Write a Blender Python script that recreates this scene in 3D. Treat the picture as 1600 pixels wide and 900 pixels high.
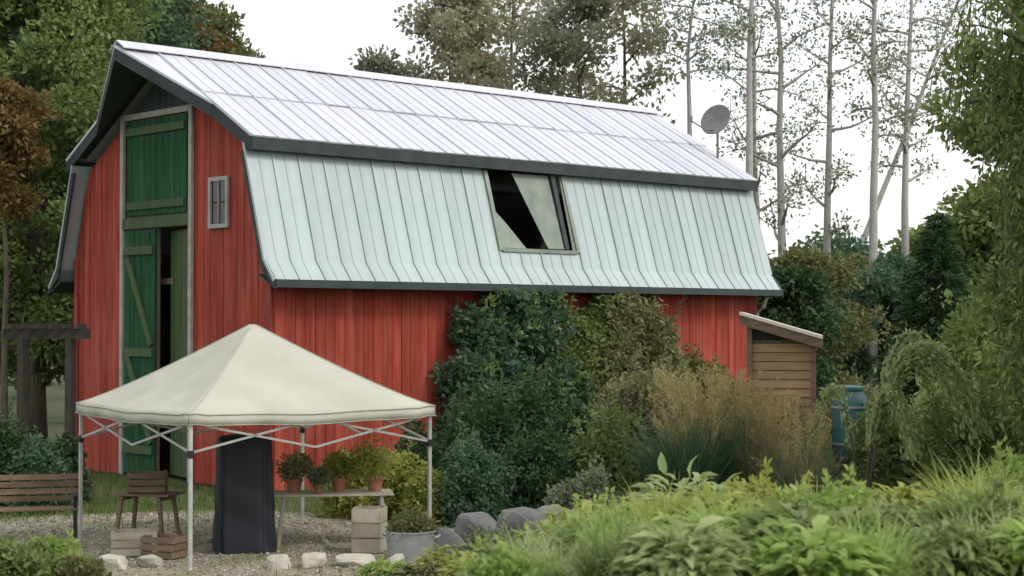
import bpy, bmesh, math, random
import numpy as np
from mathutils import Vector, Matrix

for o in list(bpy.data.objects):
    bpy.data.objects.remove(o)
SC = bpy.context.scene
COL = SC.collection
random.seed(7)
RNG = np.random.default_rng(11)
R = math.radians

# ------------------------------------------------------------------ camera
CAM_Z = 3.2
F_PX = 2674.0                                  # focal length in pixels of a 1600 wide frame
cam_d = bpy.data.cameras.new('camera')
cam = bpy.data.objects.new('camera', cam_d)
COL.objects.link(cam)
cam_d.sensor_width = 36.0
cam_d.lens = 36.0 * F_PX / 1600.0
cam_d.clip_start = 0.1
cam_d.clip_end = 5000
cam.location = (0, 0, CAM_Z)
cam.rotation_euler = (R(90 + 1.18), 0, 0)
cam_d.dof.use_dof = True
cam_d.dof.focus_distance = 33.0
cam_d.dof.aperture_fstop = 2.8
SC.camera = cam

# ------------------------------------------------------------------ sky: bright overcast
SUN_EL, SUN_AZ = R(46), R(119)
w = bpy.data.worlds.new('World')
SC.world = w
w.use_nodes = True
nt = w.node_tree
nt.nodes.clear()
sky = nt.nodes.new('ShaderNodeTexSky')
sky.sky_type = 'NISHITA'
sky.sun_disc = False
sky.sun_elevation = SUN_EL
sky.sun_rotation = SUN_AZ
sky.dust_density = 4.0
bgA = nt.nodes.new('ShaderNodeBackground')
bgA.inputs['Strength'].default_value = 0.06
nt.links.new(sky.outputs[0], bgA.inputs['Color'])
bgB = nt.nodes.new('ShaderNodeBackground')       # the even white cloud deck
bgB.inputs['Color'].default_value = (1.0, 0.985, 0.955, 1)
bgB.inputs['Strength'].default_value = 0.95
wtc = nt.nodes.new('ShaderNodeTexCoord'); wno = nt.nodes.new('ShaderNodeTexNoise')
wno.inputs['Scale'].default_value = 3.5; wno.inputs['Detail'].default_value = 5
nt.links.new(wtc.outputs['Generated'], wno.inputs['Vector'])
wrp = nt.nodes.new('ShaderNodeValToRGB')
wrp.color_ramp.elements[0].position = .35; wrp.color_ramp.elements[0].color = (0.86, 0.865, 0.86, 1)
wrp.color_ramp.elements[1].position = .62; wrp.color_ramp.elements[1].color = (1.0, 0.985, 0.955, 1)
nt.links.new(wno.outputs['Fac'], wrp.inputs['Fac']); nt.links.new(wrp.outputs['Color'], bgB.inputs['Color'])
add = nt.nodes.new('ShaderNodeAddShader')
out = nt.nodes.new('ShaderNodeOutputWorld')
nt.links.new(bgA.outputs[0], add.inputs[0])
nt.links.new(bgB.outputs[0], add.inputs[1])
nt.links.new(add.outputs[0], out.inputs['Surface'])

sun_d = bpy.data.lights.new('sun', 'SUN')
sun_d.energy = 1.2
sun_d.angle = R(14)
sun_d.color = (1.0, 0.96, 0.9)
sun = bpy.data.objects.new('sun', sun_d)
COL.objects.link(sun)
# light comes from behind and to the right of the camera
sdir = Vector((0.80, -0.45, 0.95)).normalized()
sun.rotation_euler = sdir.to_track_quat('Z', 'Y').to_euler()

SC.view_settings.view_transform = 'Standard'
SC.view_settings.look = 'None'
SC.view_settings.exposure = 0.2
SC.view_settings.gamma = 1.0
SC.view_settings.use_curve_mapping = False
SC.cycles.max_bounces = 6
SC.cycles.transparent_max_bounces = 8
SC.cycles.use_denoising = True

# ------------------------------------------------------------------ helpers
def X(px, d):
    return (px - 800.0) / F_PX * d

def Z(py, d):
    return CAM_Z + (505.0 - py) / F_PX * d

def sstep(a, b, v):
    t = np.clip((v - a) / (b - a), 0, 1)
    return t * t * (3 - 2 * t)

def H(x, y):
    """ground height"""
    x = np.asarray(x, float); y = np.asarray(y, float)
    right = 1.7 * (1 - sstep(10, 22, y)) * sstep(-3.0, 1.5, x)
    left = 1.1 * (1 - sstep(12, 24, y)) * sstep(-4.6, -8.0, x) if False else 1.1 * (1 - sstep(12, 24, y)) * (1 - sstep(-8.0, -4.6, x))
    near = 1.4 * (1 - sstep(6, 15, y)) * (1 - sstep(-3.0, 1.5, x)) * sstep(-8, -4.6, x)
    back = 1.2 * sstep(45, 120, y)
    bump = 0.05 * np.sin(x * 0.9 + 1.3) * np.cos(y * 0.7) * (1 - np.exp(-((x + 3.8) ** 2 + (y - 25) ** 2) / 30))
    return right + left + near + back + bump

def h(x, y):
    return float(H(x, y))

def tag(o, label=None, cat=None, group=None, kind=None):
    if label: o['label'] = label
    if cat: o['category'] = cat
    if group: o['group'] = group
    if kind: o['kind'] = kind
    return o

def empty(name, loc, rz=0.0):
    o = bpy.data.objects.new(name, None)
    COL.objects.link(o)
    o.location = loc
    o.rotation_euler = (0, 0, rz)
    o.empty_display_size = 0.2
    return o

def link(name, mesh, parent=None, mat=None, loc=None, rz=None):
    o = bpy.data.objects.new(name, mesh)
    COL.objects.link(o)
    if mat is not None and not mesh.materials:
        mesh.materials.append(mat)
    if parent is not None:
        o.parent = parent
    if loc is not None: o.location = loc
    if rz is not None: o.rotation_euler = (0, 0, rz)
    return o

def mesh_np(name, verts, faces, var=None, smooth=False):
    """faces: (n,3) or (n,4) int array"""
    verts = np.ascontiguousarray(verts, dtype=np.float32)
    faces = np.ascontiguousarray(faces, dtype=np.int32)
    m = bpy.data.meshes.new(name)
    n, k = faces.shape
    m.vertices.add(len(verts)); m.vertices.foreach_set('co', verts.ravel())
    m.loops.add(n * k); m.loops.foreach_set('vertex_index', faces.ravel())
    m.polygons.add(n)
    m.polygons.foreach_set('loop_start', np.arange(0, n * k, k, dtype=np.int32))
    m.polygons.foreach_set('loop_total', np.full(n, k, dtype=np.int32))
    if smooth:
        m.polygons.foreach_set('use_smooth', np.ones(n, dtype=bool))
    m.update(calc_edges=True)
    if var is not None:
        a = m.attributes.new('var', 'FLOAT', 'POINT')
        a.data.foreach_set('value', np.ascontiguousarray(var, dtype=np.float32))
    return m

class MB:
    """collects simple shapes into one mesh"""
    def __init__(self): self.v = []; self.f = []
    def add(self, vs, fs):
        b = len(self.v)
        self.v += [tuple(p) for p in vs]
        self.f += [tuple(b + i for i in q) for q in fs]
        return self
    def box(self, lo, hi):
        x0, y0, z0 = lo; x1, y1, z1 = hi
        return self.add([(x0,y0,z0),(x1,y0,z0),(x1,y1,z0),(x0,y1,z0),(x0,y0,z1),(x1,y0,z1),(x1,y1,z1),(x0,y1,z1)],
                        [(0,3,2,1),(4,5,6,7),(0,1,5,4),(1,2,6,5),(2,3,7,6),(3,0,4,7)])
    def prism(self, poly, axis, a, b):
        """poly in the two other axes, extruded a..b along axis 0/1/2"""
        n = len(poly)
        def mk(p, t):
            q = list(p); q.insert(axis, t); return tuple(q)
        vs = [mk(p, a) for p in poly] + [mk(p, b) for p in poly]
        fs = [tuple(range(n)), tuple(range(2*n-1, n-1, -1))]
        fs += [(i, i+n, (i+1) % n + n, (i+1) % n) for i in range(n)]
        return self.add(vs, fs)
    def tube(self, pts, rad, n=8, cap=True):
        pts = [Vector(p) for p in pts]
        rad = [rad] * len(pts) if isinstance(rad, (int, float)) else rad
        vs = []; fs = []
        up = Vector((0, 0, 1))
        for i, p in enumerate(pts):
            d = (pts[min(i+1, len(pts)-1)] - pts[max(i-1, 0)]).normalized()
            u = d.cross(up if abs(d.z) < 0.95 else Vector((1, 0, 0))).normalized()
            v = d.cross(u)
            for k in range(n):
                a = 2 * math.pi * k / n
                vs.append(p + (u * math.cos(a) + v * math.sin(a)) * rad[i])
        for i in range(len(pts) - 1):
            for k in range(n):
                fs.append((i*n+k, i*n+(k+1) % n, (i+1)*n+(k+1) % n, (i+1)*n+k))
        if cap:
            fs.append(tuple(range(n-1, -1, -1))); fs.append(tuple((len(pts)-1)*n+k for k in range(n)))
        return self.add(vs, fs)
    def bar(self, a, b, wd, ht):
        """rectangular bar from a to b"""
        a = Vector(a); b = Vector(b); d = (b - a).normalized()
        s = d.cross(Vector((0, 0, 1)) if abs(d.z) < 0.95 else Vector((1, 0, 0))).normalized() * wd / 2
        t = s.cross(d).normalized() * ht / 2
        vs = [a-s-t, a+s-t, a+s+t, a-s+t, b-s-t, b+s-t, b+s+t, b-s+t]
        return self.add(vs, [(0,3,2,1),(4,5,6,7),(0,1,5,4),(1,2,6,5),(2,3,7,6),(3,0,4,7)])
    def lathe(self, prof, n=20, c=(0, 0, 0)):
        vs = []; fs = []
        for (r, z) in prof:
            for k in range(n):
                a = 2 * math.pi * k / n
                vs.append((c[0] + r * math.cos(a), c[1] + r * math.sin(a), c[2] + z))
        for i in range(len(prof) - 1):
            for k in range(n):
                fs.append((i*n+k, i*n+(k+1) % n, (i+1)*n+(k+1) % n, (i+1)*n+k))
        return self.add(vs, fs)
    def mesh(self, name, bevel=0.0, smooth=False):
        m = bpy.data.meshes.new(name)
        m.from_pydata(self.v, [], self.f)
        m.update()
        bm = bmesh.new(); bm.from_mesh(m)
        bmesh.ops.recalc_face_normals(bm, faces=bm.faces)
        if bevel > 0:
            bmesh.ops.bevel(bm, geom=bm.edges[:], offset=bevel, segments=1, affect='EDGES', clamp_overlap=True)
        bm.to_mesh(m); bm.free()
        if smooth:
            for p in m.polygons: p.use_smooth = True
        return m
    def build(self, name, mat, parent=None, bevel=0.0, smooth=False, loc=None, rz=None):
        return link(name, self.mesh(name, bevel, smooth), parent, mat, loc, rz)

# ------------------------------------------------------------------ materials
def mat_base(name):
    m = bpy.data.materials.new(name)
    m.use_nodes = True
    n = m.node_tree.nodes; l = m.node_tree.links
    b = n['Principled BSDF']
    return m, n, l, b

def ramp(n, l, fac, stops):
    r = n.new('ShaderNodeValToRGB')
    e = r.color_ramp.elements
    while len(e) < len(stops): e.new(0.5)
    for i, (p, c) in enumerate(stops):
        e[i].position = p; e[i].color = (*c, 1)
    l.new(fac, r.inputs['Fac'])
    return r.outputs['Color']

def noise(n, l, scale, detail=6, coord='Object', stretch=None, rough=0.6):
    tc = n.new('ShaderNodeTexCoord')
    src = tc.outputs[coord]
    if stretch:
        mp = n.new('ShaderNodeMapping'); mp.inputs['Scale'].default_value = stretch
        l.new(src, mp.inputs['Vector']); src = mp.outputs[0]
    t = n.new('ShaderNodeTexNoise')
    t.inputs['Scale'].default_value = scale; t.inputs['Detail'].default_value = detail
    t.inputs['Roughness'].default_value = rough
    l.new(src, t.inputs['Vector'])
    return t.outputs['Fac']

def surf(name, c1, c2, scale=4, rough=0.7, metal=0.0, bump=0.2, stretch=None, rnd=0.12, lo=0.3, hi=0.7, spec=0.4, fine=None):
    """two-tone weathered surface; rnd = brightness change from object to object"""
    m, n, l, b = mat_base(name)
    f = noise(n, l, scale, 8, 'Object', stretch)
    c = ramp(n, l, f, [(lo, c1), (hi, c2)])
    if rnd:
        oi = n.new('ShaderNodeObjectInfo')
        mr = n.new('ShaderNodeMapRange')
        mr.inputs['To Min'].default_value = 1 - rnd; mr.inputs['To Max'].default_value = 1 + rnd
        l.new(oi.outputs['Random'], mr.inputs['Value'])
        mx = n.new('ShaderNodeVectorMath'); mx.operation = 'SCALE'
        l.new(c, mx.inputs[0]); l.new(mr.outputs[0], mx.inputs['Scale'])
        c = mx.outputs[0]
    l.new(c, b.inputs['Base Color'])
    b.inputs['Roughness'].default_value = rough
    b.inputs['Metallic'].default_value = metal
    b.inputs['Specular IOR Level'].default_value = spec
    if bump:
        f2 = noise(n, l, fine or scale * 6, 6, 'Object', stretch)
        bp = n.new('ShaderNodeBump'); bp.inputs['Strength'].default_value = bump; bp.inputs['Distance'].default_value = 0.02
        l.new(f2, bp.inputs['Height']); l.new(bp.outputs[0], b.inputs['Normal'])
    return m

def leafmat(name, ca, cb, trans=0.35, rough=0.55):
    m, n, l, b = mat_base(name)
    at = n.new('ShaderNodeAttribute'); at.attribute_name = 'var'
    c = ramp(n, l, at.outputs['Fac'], [(0.0, ca), (1.0, cb)])
    l.new(c, b.inputs['Base Color'])
    b.inputs['Roughness'].default_value = rough
    b.inputs['Specular IOR Level'].default_value = 0.25
    tr = n.new('ShaderNodeBsdfTranslucent')
    hs = n.new('ShaderNodeHueSaturation')
    hs.inputs['Value'].default_value = 1.25; hs.inputs['Saturation'].default_value = 1.05
    l.new(c, hs.inputs['Color']); l.new(hs.outputs[0], tr.inputs['Color'])
    mix = n.new('ShaderNodeMixShader'); mix.inputs[0].default_value = trans
    l.new(b.outputs[0], mix.inputs[1]); l.new(tr.outputs[0], mix.inputs[2])
    l.new(mix.outputs[0], n['Material Output'].inputs['Surface'])
    return m

M = {}
def painted(name, dark, mid, faded, grey, rnd=.22):
    """old barn paint: vertical streaks, chalky fading and bare grey wood showing through in flecks"""
    m, n, l, b = mat_base(name)
    f1 = noise(n, l, 1.6, 9, 'Object', (5, 5, .45)); f2 = noise(n, l, .55, 6); f3 = noise(n, l, 7, 10, 'Object', (5, 5, .5), .75)
    c = ramp(n, l, f1, [(.30, dark), (.5, mid), (.74, faded)])
    def mixc(fac, c1, c2):
        x = n.new('ShaderNodeMix'); x.data_type = 'RGBA'; l.new(fac, x.inputs[0]); l.new(c1, x.inputs[6])
        x.inputs[7].default_value = (*c2, 1); return x.outputs[2]
    def band(f, lo, hi, top):
        r = n.new('ShaderNodeMapRange'); r.inputs['From Min'].default_value = lo; r.inputs['From Max'].default_value = hi; r.inputs['To Max'].default_value = top
        l.new(f, r.inputs['Value']); return r.outputs[0]
    c = mixc(band(f2, .48, .75, .55), c, faded)
    c = mixc(band(f3, .66, .74, .7), c, grey)
    oi = n.new('ShaderNodeObjectInfo'); mr = n.new('ShaderNodeMapRange')
    mr.inputs['To Min'].default_value = 1 - rnd; mr.inputs['To Max'].default_value = 1 + rnd * .7
    l.new(oi.outputs['Random'], mr.inputs['Value'])
    mx = n.new('ShaderNodeVectorMath'); mx.operation = 'SCALE'; l.new(c, mx.inputs[0]); l.new(mr.outputs[0], mx.inputs['Scale'])
    l.new(mx.outputs[0], b.inputs['Base Color']); b.inputs['Roughness'].default_value = .8; b.inputs['Specular IOR Level'].default_value = .25
    bp = n.new('ShaderNodeBump'); bp.inputs['Strength'].default_value = .6; bp.inputs['Distance'].default_value = .02
    l.new(f3, bp.inputs['Height']); l.new(bp.outputs[0], b.inputs['Normal'])
    return m
M['red'] = painted('red_barn_paint', (0.215, 0.031, 0.020), (0.305, 0.049, 0.030), (0.41, 0.105, 0.072), (0.25, 0.17, 0.13))
M['redtrim'] = surf('dark_red_trim', (0.22, 0.03, 0.025), (0.30, 0.045, 0.035), 3, 0.7)
M['green'] = painted('green_door_paint', (0.005, 0.042, 0.017), (0.012, 0.070, 0.028), (0.03, 0.11, 0.05), (0.12, 0.13, 0.10), .18)
M['olive'] = surf('olive_door_paint', (0.035, 0.06, 0.02), (0.06, 0.10, 0.035), 2.0, 0.7, bump=0.35, stretch=(6, 6, 0.5), rnd=0.15)
M['trim'] = surf('weathered_white_trim', (0.24, 0.24, 0.21), (0.38, 0.38, 0.34), 5, 0.7)
def sheetmetal(name, c1, c2, stain, rough, metal, st):
    m, n, l, b = mat_base(name)
    f1 = noise(n, l, .7, 8, 'Object', (2.2, .4, .4)); f2 = noise(n, l, 1.5, 10, 'Object', (4.5, .30, .30), .7); f3 = noise(n, l, .35, 5)
    c = ramp(n, l, f1, [(.3, c1), (.7, c2)])
    def band(f, lo, hi, top):
        r = n.new('ShaderNodeMapRange'); r.inputs['From Min'].default_value = lo; r.inputs['From Max'].default_value = hi; r.inputs['To Max'].default_value = top
        l.new(f, r.inputs['Value']); return r.outputs[0]
    mu = n.new('ShaderNodeMath'); mu.operation = 'MULTIPLY'
    l.new(band(f2, .52, .72, st), mu.inputs[0]); l.new(band(f3, .40, .62, 1), mu.inputs[1])
    x = n.new('ShaderNodeMix'); x.data_type = 'RGBA'; l.new(mu.outputs[0], x.inputs[0]); l.new(c, x.inputs[6]); x.inputs[7].default_value = (*stain, 1)
    oi = n.new('ShaderNodeObjectInfo'); mr = n.new('ShaderNodeMapRange'); mr.inputs['To Min'].default_value = .93; mr.inputs['To Max'].default_value = 1.05
    l.new(oi.outputs['Random'], mr.inputs['Value'])
    mx = n.new('ShaderNodeVectorMath'); mx.operation = 'SCALE'; l.new(x.outputs[2], mx.inputs[0]); l.new(mr.outputs[0], mx.inputs['Scale'])
    l.new(mx.outputs[0], b.inputs['Base Color']); b.inputs['Metallic'].default_value = metal
    rr_ = n.new('ShaderNodeMapRange'); rr_.inputs['To Min'].default_value = rough - .12; rr_.inputs['To Max'].default_value = rough + .15
    l.new(f1, rr_.inputs['Value']); l.new(rr_.outputs[0], b.inputs['Roughness'])
    bp = n.new('ShaderNodeBump'); bp.inputs['Strength'].default_value = .35; bp.inputs['Distance'].default_value = .03
    f4 = noise(n, l, 2.2, 3); l.new(f4, bp.inputs['Height']); l.new(bp.outputs[0], b.inputs['Normal'])
    return m
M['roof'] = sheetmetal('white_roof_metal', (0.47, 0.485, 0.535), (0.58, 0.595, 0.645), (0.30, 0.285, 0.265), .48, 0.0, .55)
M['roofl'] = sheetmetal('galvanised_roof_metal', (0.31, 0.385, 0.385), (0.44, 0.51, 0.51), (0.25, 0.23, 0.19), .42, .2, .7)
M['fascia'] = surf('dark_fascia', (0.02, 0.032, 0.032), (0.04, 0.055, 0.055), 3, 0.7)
M['inner'] = surf('bare_barn_timber', (0.10, 0.08, 0.06), (0.17, 0.135, 0.10), 3, 0.85, stretch=(4, 4, 0.5))
M['sheet'] = surf('weathered_sheet', (0.14, 0.175, 0.145), (0.26, 0.30, 0.26), 2, 0.55, 0.2)
M['canvas'] = surf('canopy_fabric', (0.45, 0.45, 0.375), (0.58, 0.58, 0.50), 1.0, 0.8, bump=0.35, fine=5, rnd=0.03, spec=0.2)
_n = M['canvas'].node_tree.nodes; _l = M['canvas'].node_tree.links
_t = _n.new('ShaderNodeBsdfTranslucent'); _t.inputs['Color'].default_value = (.70, .69, .58, 1)
_m = _n.new('ShaderNodeMixShader'); _m.inputs[0].default_value = .22
_l.new(_n['Principled BSDF'].outputs[0], _m.inputs[1]); _l.new(_t.outputs[0], _m.inputs[2]); _l.new(_m.outputs[0], _n['Material Output'].inputs['Surface'])
M['seam'] = surf('canopy_seam', (0.30, 0.295, 0.23), (0.37, 0.36, 0.28), 4, .8)
M['pole'] = surf('tent_pole_metal', (0.42, 0.43, 0.41), (0.55, 0.56, 0.54), 6, 0.4, 0.5, bump=0.05)
M['black'] = surf('black_cover_fabric', (0.006, 0.009, 0.014), (0.016, 0.020, 0.028), 2, 0.6, bump=0.15, rnd=0)
M['wood'] = surf('brown_timber', (0.11, 0.075, 0.045), (0.22, 0.155, 0.10), 3, 0.75, bump=0.4, stretch=(1, 6, 6), rnd=0.2)
M['darkwood'] = surf('dark_stained_timber', (0.018, 0.016, 0.012), (0.04, 0.034, 0.026), 4, 0.75, bump=0.3, rnd=0.15)
M['palewood'] = surf('pale_weathered_timber', (0.28, 0.25, 0.19), (0.42, 0.39, 0.31), 3, 0.8, bump=0.3, rnd=0.15)
M['tanwood'] = surf('tan_shed_timber', (0.30, 0.19, 0.095), (0.43, 0.30, 0.165), 3, 0.8, bump=0.4, stretch=(0.6, 6, 6), rnd=0.15)
M['terra'] = surf('terracotta', (0.26, 0.11, 0.06), (0.36, 0.17, 0.10), 8, 0.85)
M['galv'] = surf('galvanised_steel', (0.30, 0.31, 0.33), (0.44, 0.45, 0.47), 6, 0.45, 0.6, bump=0.1)
M['stone'] = surf('grey_stone', (0.10, 0.105, 0.11), (0.22, 0.22, 0.21), 3, 0.9, bump=0.8, rnd=0.2)
M['pale_stone'] = surf('pale_limestone', (0.36, 0.34, 0.28), (0.50, 0.48, 0.41), 4, 0.9, bump=0.6, rnd=0.12)
M['shedroof'] = surf('pale_pink_shed_roof', (0.62, 0.54, 0.49), (0.76, 0.70, 0.64), 2, 0.5, bump=0.1)
M['dish'] = surf('dish_grey', (0.13, 0.125, 0.13), (0.20, 0.19, 0.195), 4, 0.6)
M['blue'] = surf('blue_barrel_plastic', (0.035, 0.10, 0.11), (0.06, 0.15, 0.155), 4, 0.5)
M['bark'] = surf('grey_brown_bark', (0.06, 0.05, 0.038), (0.15, 0.13, 0.10), 5, 0.95, bump=1.0, stretch=(4, 4, 0.6), rnd=0.15)
M['glarebark'] = surf('glare_paled_bark', (0.30, 0.29, 0.275), (0.46, 0.445, 0.42), 4, 0.9, bump=0.8, stretch=(3, 3, 1), rnd=0.1)  # bark colour paled to stand for glare round the far stems
M['soil'] = surf('garden_soil', (0.05, 0.035, 0.022), (0.09, 0.065, 0.042), 6, 0.95, bump=0.8)

M['lf_mid'] = leafmat('leaf_mid_green', (0.10, 0.145, 0.042), (0.22, 0.28, 0.095))
M['lf_dark'] = leafmat('leaf_dark_green', (0.020, 0.048, 0.018), (0.065, 0.115, 0.045), 0.25)
M['lf_teal'] = leafmat('leaf_blue_green', (0.042, 0.092, 0.055), (0.11, 0.185, 0.105), 0.3)
M['lf_lime'] = leafmat('leaf_fresh_green', (0.20, 0.29, 0.07), (0.38, 0.47, 0.16), 0.5)
M['lf_yel'] = leafmat('leaf_yellow_green', (0.22, 0.26, 0.05), (0.38, 0.40, 0.12), 0.45)
M['lf_olive'] = leafmat('leaf_olive', (0.10, 0.11, 0.040), (0.20, 0.205, 0.085))
M['lf_khaki'] = leafmat('leaf_khaki', (0.15, 0.155, 0.07), (0.29, 0.28, 0.15))
M['lf_rust'] = leafmat('leaf_rust_brown', (0.10, 0.065, 0.022), (0.19, 0.13, 0.045))
M['lf_sage'] = leafmat('leaf_sage', (0.13, 0.16, 0.09), (0.24, 0.27, 0.17), 0.3)
M['lf_ochre'] = leafmat('plume_ochre', (0.30, 0.24, 0.10), (0.48, 0.40, 0.20), 0.35)
M['lf_pale'] = leafmat('leaf_pale_green', (0.23, 0.29, 0.11), (0.40, 0.46, 0.22), 0.45)
M['lf_hazegrey'] = leafmat('leaf_hazed_grey_green', (0.13, 0.14, 0.09), (0.25, 0.26, 0.185), .45)  # leaf colour lightened in place of haze over the ridge trees
M['lf_haze'] = leafmat('leaf_hazed_khaki', (0.20, 0.195, 0.12), (0.36, 0.345, 0.23), .45)  # khaki paled to imitate haze on the far treetops
M['grass'] = leafmat('grass_blade', (0.06, 0.105, 0.022), (0.16, 0.21, 0.06), 0.4)

# ground material: turf with bare brown patches
m, n, l, b = mat_base('turf')
f1 = noise(n, l, 0.35, 8); f2 = noise(n, l, 6.0, 8)
ca = ramp(n, l, f1, [(0.35, (0.055, 0.075, 0.022)), (0.52, (0.085, 0.11, 0.035)), (0.68, (0.11, 0.09, 0.052))])
cb = ramp(n, l, f2, [(0.3, (0.55, 0.55, 0.55)), (0.7, (1.1, 1.1, 1.1))])
mx = n.new('ShaderNodeMix'); mx.data_type = 'RGBA'; mx.blend_type = 'MULTIPLY'; mx.inputs[0].default_value = 1.0
l.new(ca, mx.inputs[6]); l.new(cb, mx.inputs[7]); l.new(mx.outputs[2], b.inputs['Base Color'])
b.inputs['Roughness'].default_value = 0.95
bp = n.new('ShaderNodeBump'); bp.inputs['Strength'].default_value = 0.8; bp.inputs['Distance'].default_value = 0.05
l.new(f2, bp.inputs['Height']); l.new(bp.outputs[0], b.inputs['Normal'])
M['turf'] = m
# gravel
m, n, l, b = mat_base('gravel')
tc = n.new('ShaderNodeTexCoord'); vo = n.new('ShaderNodeTexVoronoi'); vo.inputs['Scale'].default_value = 22
l.new(tc.outputs['Object'], vo.inputs['Vector'])
f1 = noise(n, l, 0.8, 8)
ca = ramp(n, l, vo.outputs['Color'], [(0.2, (0.19, 0.165, 0.125)), (0.8, (0.34, 0.30, 0.235))])
cb = ramp(n, l, f1, [(0.35, (0.65, 0.72, 0.5)), (0.65, (1.1, 1.1, 1.1))])
mx = n.new('ShaderNodeMix'); mx.data_type = 'RGBA'; mx.blend_type = 'MULTIPLY'; mx.inputs[0].default_value = 1.0
l.new(ca, mx.inputs[6]); l.new(cb, mx.inputs[7]); l.new(mx.outputs[2], b.inputs['Base Color'])
b.inputs['Roughness'].default_value = 0.95
bp = n.new('ShaderNodeBump'); bp.inputs['Strength'].default_value = 0.9; bp.inputs['Distance'].default_value = 0.03
l.new(vo.outputs['Distance'], bp.inputs['Height']); l.new(bp.outputs[0], b.inputs['Normal'])
M['gravel'] = m

# ------------------------------------------------------------------ ground
def grid_sheet(xs, ys, dz=0.0):
    gx, gy = np.meshgrid(xs, ys, indexing='ij')
    gz = H(gx, gy) + dz
    v = np.stack([gx, gy, gz], -1).reshape(-1, 3)
    nx, ny = len(xs), len(ys)
    i, j = np.meshgrid(np.arange(nx - 1), np.arange(ny - 1), indexing='ij')
    a = (i * ny + j).ravel()
    return v, np.stack([a, a + ny, a + ny + 1, a + 1], -1)

xs = np.concatenate([np.array([-2500, -900, -300, -120, -60]), np.linspace(-30, 30, 121), np.array([60, 120, 300, 900, 2500])])
ys = np.concatenate([np.array([-2500, -600, -100, -30]), np.linspace(-8, 60, 137), np.array([75, 95, 130, 200, 400, 900, 2500])])
v, f = grid_sheet(xs, ys)
tag(link('ground', mesh_np('ground', v, f, smooth=True), None, M['turf']), kind='structure')
# gravel yard between the barn and the bank
a = np.linspace(0, 2 * np.pi, 49)[:-1]
rr = 1 + 0.12 * np.sin(3 * a + 1) + 0.07 * np.sin(5 * a)
rings = [(np.cos(a) * 5.2 * rr * t - 4.2, np.sin(a) * 4.6 * rr * t + 24.6) for t in np.linspace(0.02, 1, 14)]
v = np.concatenate([np.stack([x, y, H(x, y) + 0.012], -1) for x, y in rings])
f = np.array([(i*48+k, (i+1)*48+k, (i+1)*48+(k+1) % 48, i*48+(k+1) % 48) for i in range(13) for k in range(48)])
tag(link('gravel_yard', mesh_np('gravel_yard', v, f, smooth=True), None, M['gravel']), kind='structure')

# ------------------------------------------------------------------ barn
# local x runs along the long side, local y from the near long wall to the far one
B_W, B_L = 7.4, 14.25
BANG = math.atan2(0.683, 0.730)
barn = empty('barn', (-4.45, 32.0, 0.0), BANG)
tag(barn, 'red gambrel-roofed barn with white metal roof and tall green doors', 'barn')
RIDGE = (3.7, 8.72); DRIP = (0.2, 6.72); TOPL = (0.45, 6.60); FLARE = (-0.22, 4.38); EAVE = (-0.55, 3.98)
def prof(u):
    """underside of the roof above the gable wall"""
    u = min(u, B_W - u)
    if u < 0.5:
        return 4.7 + (u - 0.0) / 0.5 * 1.75
    return 6.45 + (u - 0.5) / 3.2 * 1.98
DU0, DU1 = 2.8, 5.3                                # the door bay
LOW_T, UP_B, UP_T = 5.15, 5.38, 7.42
gable = MB().prism([(0, 0), (DU0, 0), (DU0, LOW_T), (DU1, LOW_T), (DU1, 0), (B_W, 0), (B_W, prof(B_W)), (B_W-.5, prof(.5)), (3.7, prof(3.7)), (.5, prof(.5)), (0, prof(0))], 0, 0.03, 0.15)
gable = gable.build('gable_wall', M['inner'], barn)
bw = 0.235
u = 0.005
while u < B_W - 0.05:
    w_ = min(bw, B_W - u) - 0.012
    z0 = 0.05
    top0, top1 = prof(u), prof(u + w_)
    if u + w_ > DU0 and u < DU1:
        if u < DU0: w_ = DU0 - u - 0.01
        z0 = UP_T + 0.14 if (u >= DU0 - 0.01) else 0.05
        top0, top1 = prof(u), prof(u + w_)
    xo = random.uniform(0, 0.012)
    pts = [(u, z0), (u + w_, z0), (u + w_, top1 - .02), (u, top0 - .02)]
    if min(top0, top1) - .02 > z0 + .05:
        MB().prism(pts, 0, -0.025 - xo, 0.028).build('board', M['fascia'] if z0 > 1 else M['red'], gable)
    u += bw if not (u < DU0 < u + bw) else (DU0 - u + 0.005)
# doors in the gable
def planks(parent, u0, u1, z0, z1, mat, x0, n):
    wd = (u1 - u0) / n
    for i in range(n):
        xo = random.uniform(0, .008)
        MB().box((x0 - xo, u0 + i * wd + .006, z0), (x0 + .04, u0 + (i + 1) * wd - .006, z1)).build('plank', mat, parent)
loft = MB().box((-0.02, DU0 + .02, UP_B), (0.02, DU1 - .02, UP_T)).build('loft_door', M['inner'], barn)
planks(loft, DU0 + .1, DU1 - .1, UP_B + .05, UP_T - .03, M['green'], -0.075, 10)
for zz in (UP_B + .25, UP_T - .25):
    MB().bar((-0.10, DU0 + .15, zz), (-0.10, DU1 - .15, zz), .05, .16).build('brace', M['olive'], loft)
door = MB().box((-0.03, 4.02, 0.08), (0.02, DU1 - .02, LOW_T)).build('wagon_door', M['inner'], barn)
planks(door, 4.05, DU1 - .06, 0.1, LOW_T - .03, M['green'], -0.085, 6)
for zz in (.6, 2.6, 4.7): MB().bar((-0.115, 4.1, zz), (-0.115, DU1 - .1, zz), .05, .17).build('brace', M['olive'], door)
for zz in (.75, 2.75): MB().bar((-0.118, 4.15, zz), (-0.118, DU1 - .2, zz + 1.8), .045, .15).build('brace', M['olive'], door)
MB().bar((-0.15, 4.2, 1.15), (-0.15, 4.2, 1.45), .04, .04).build('handle', M['fascia'], door)
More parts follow.
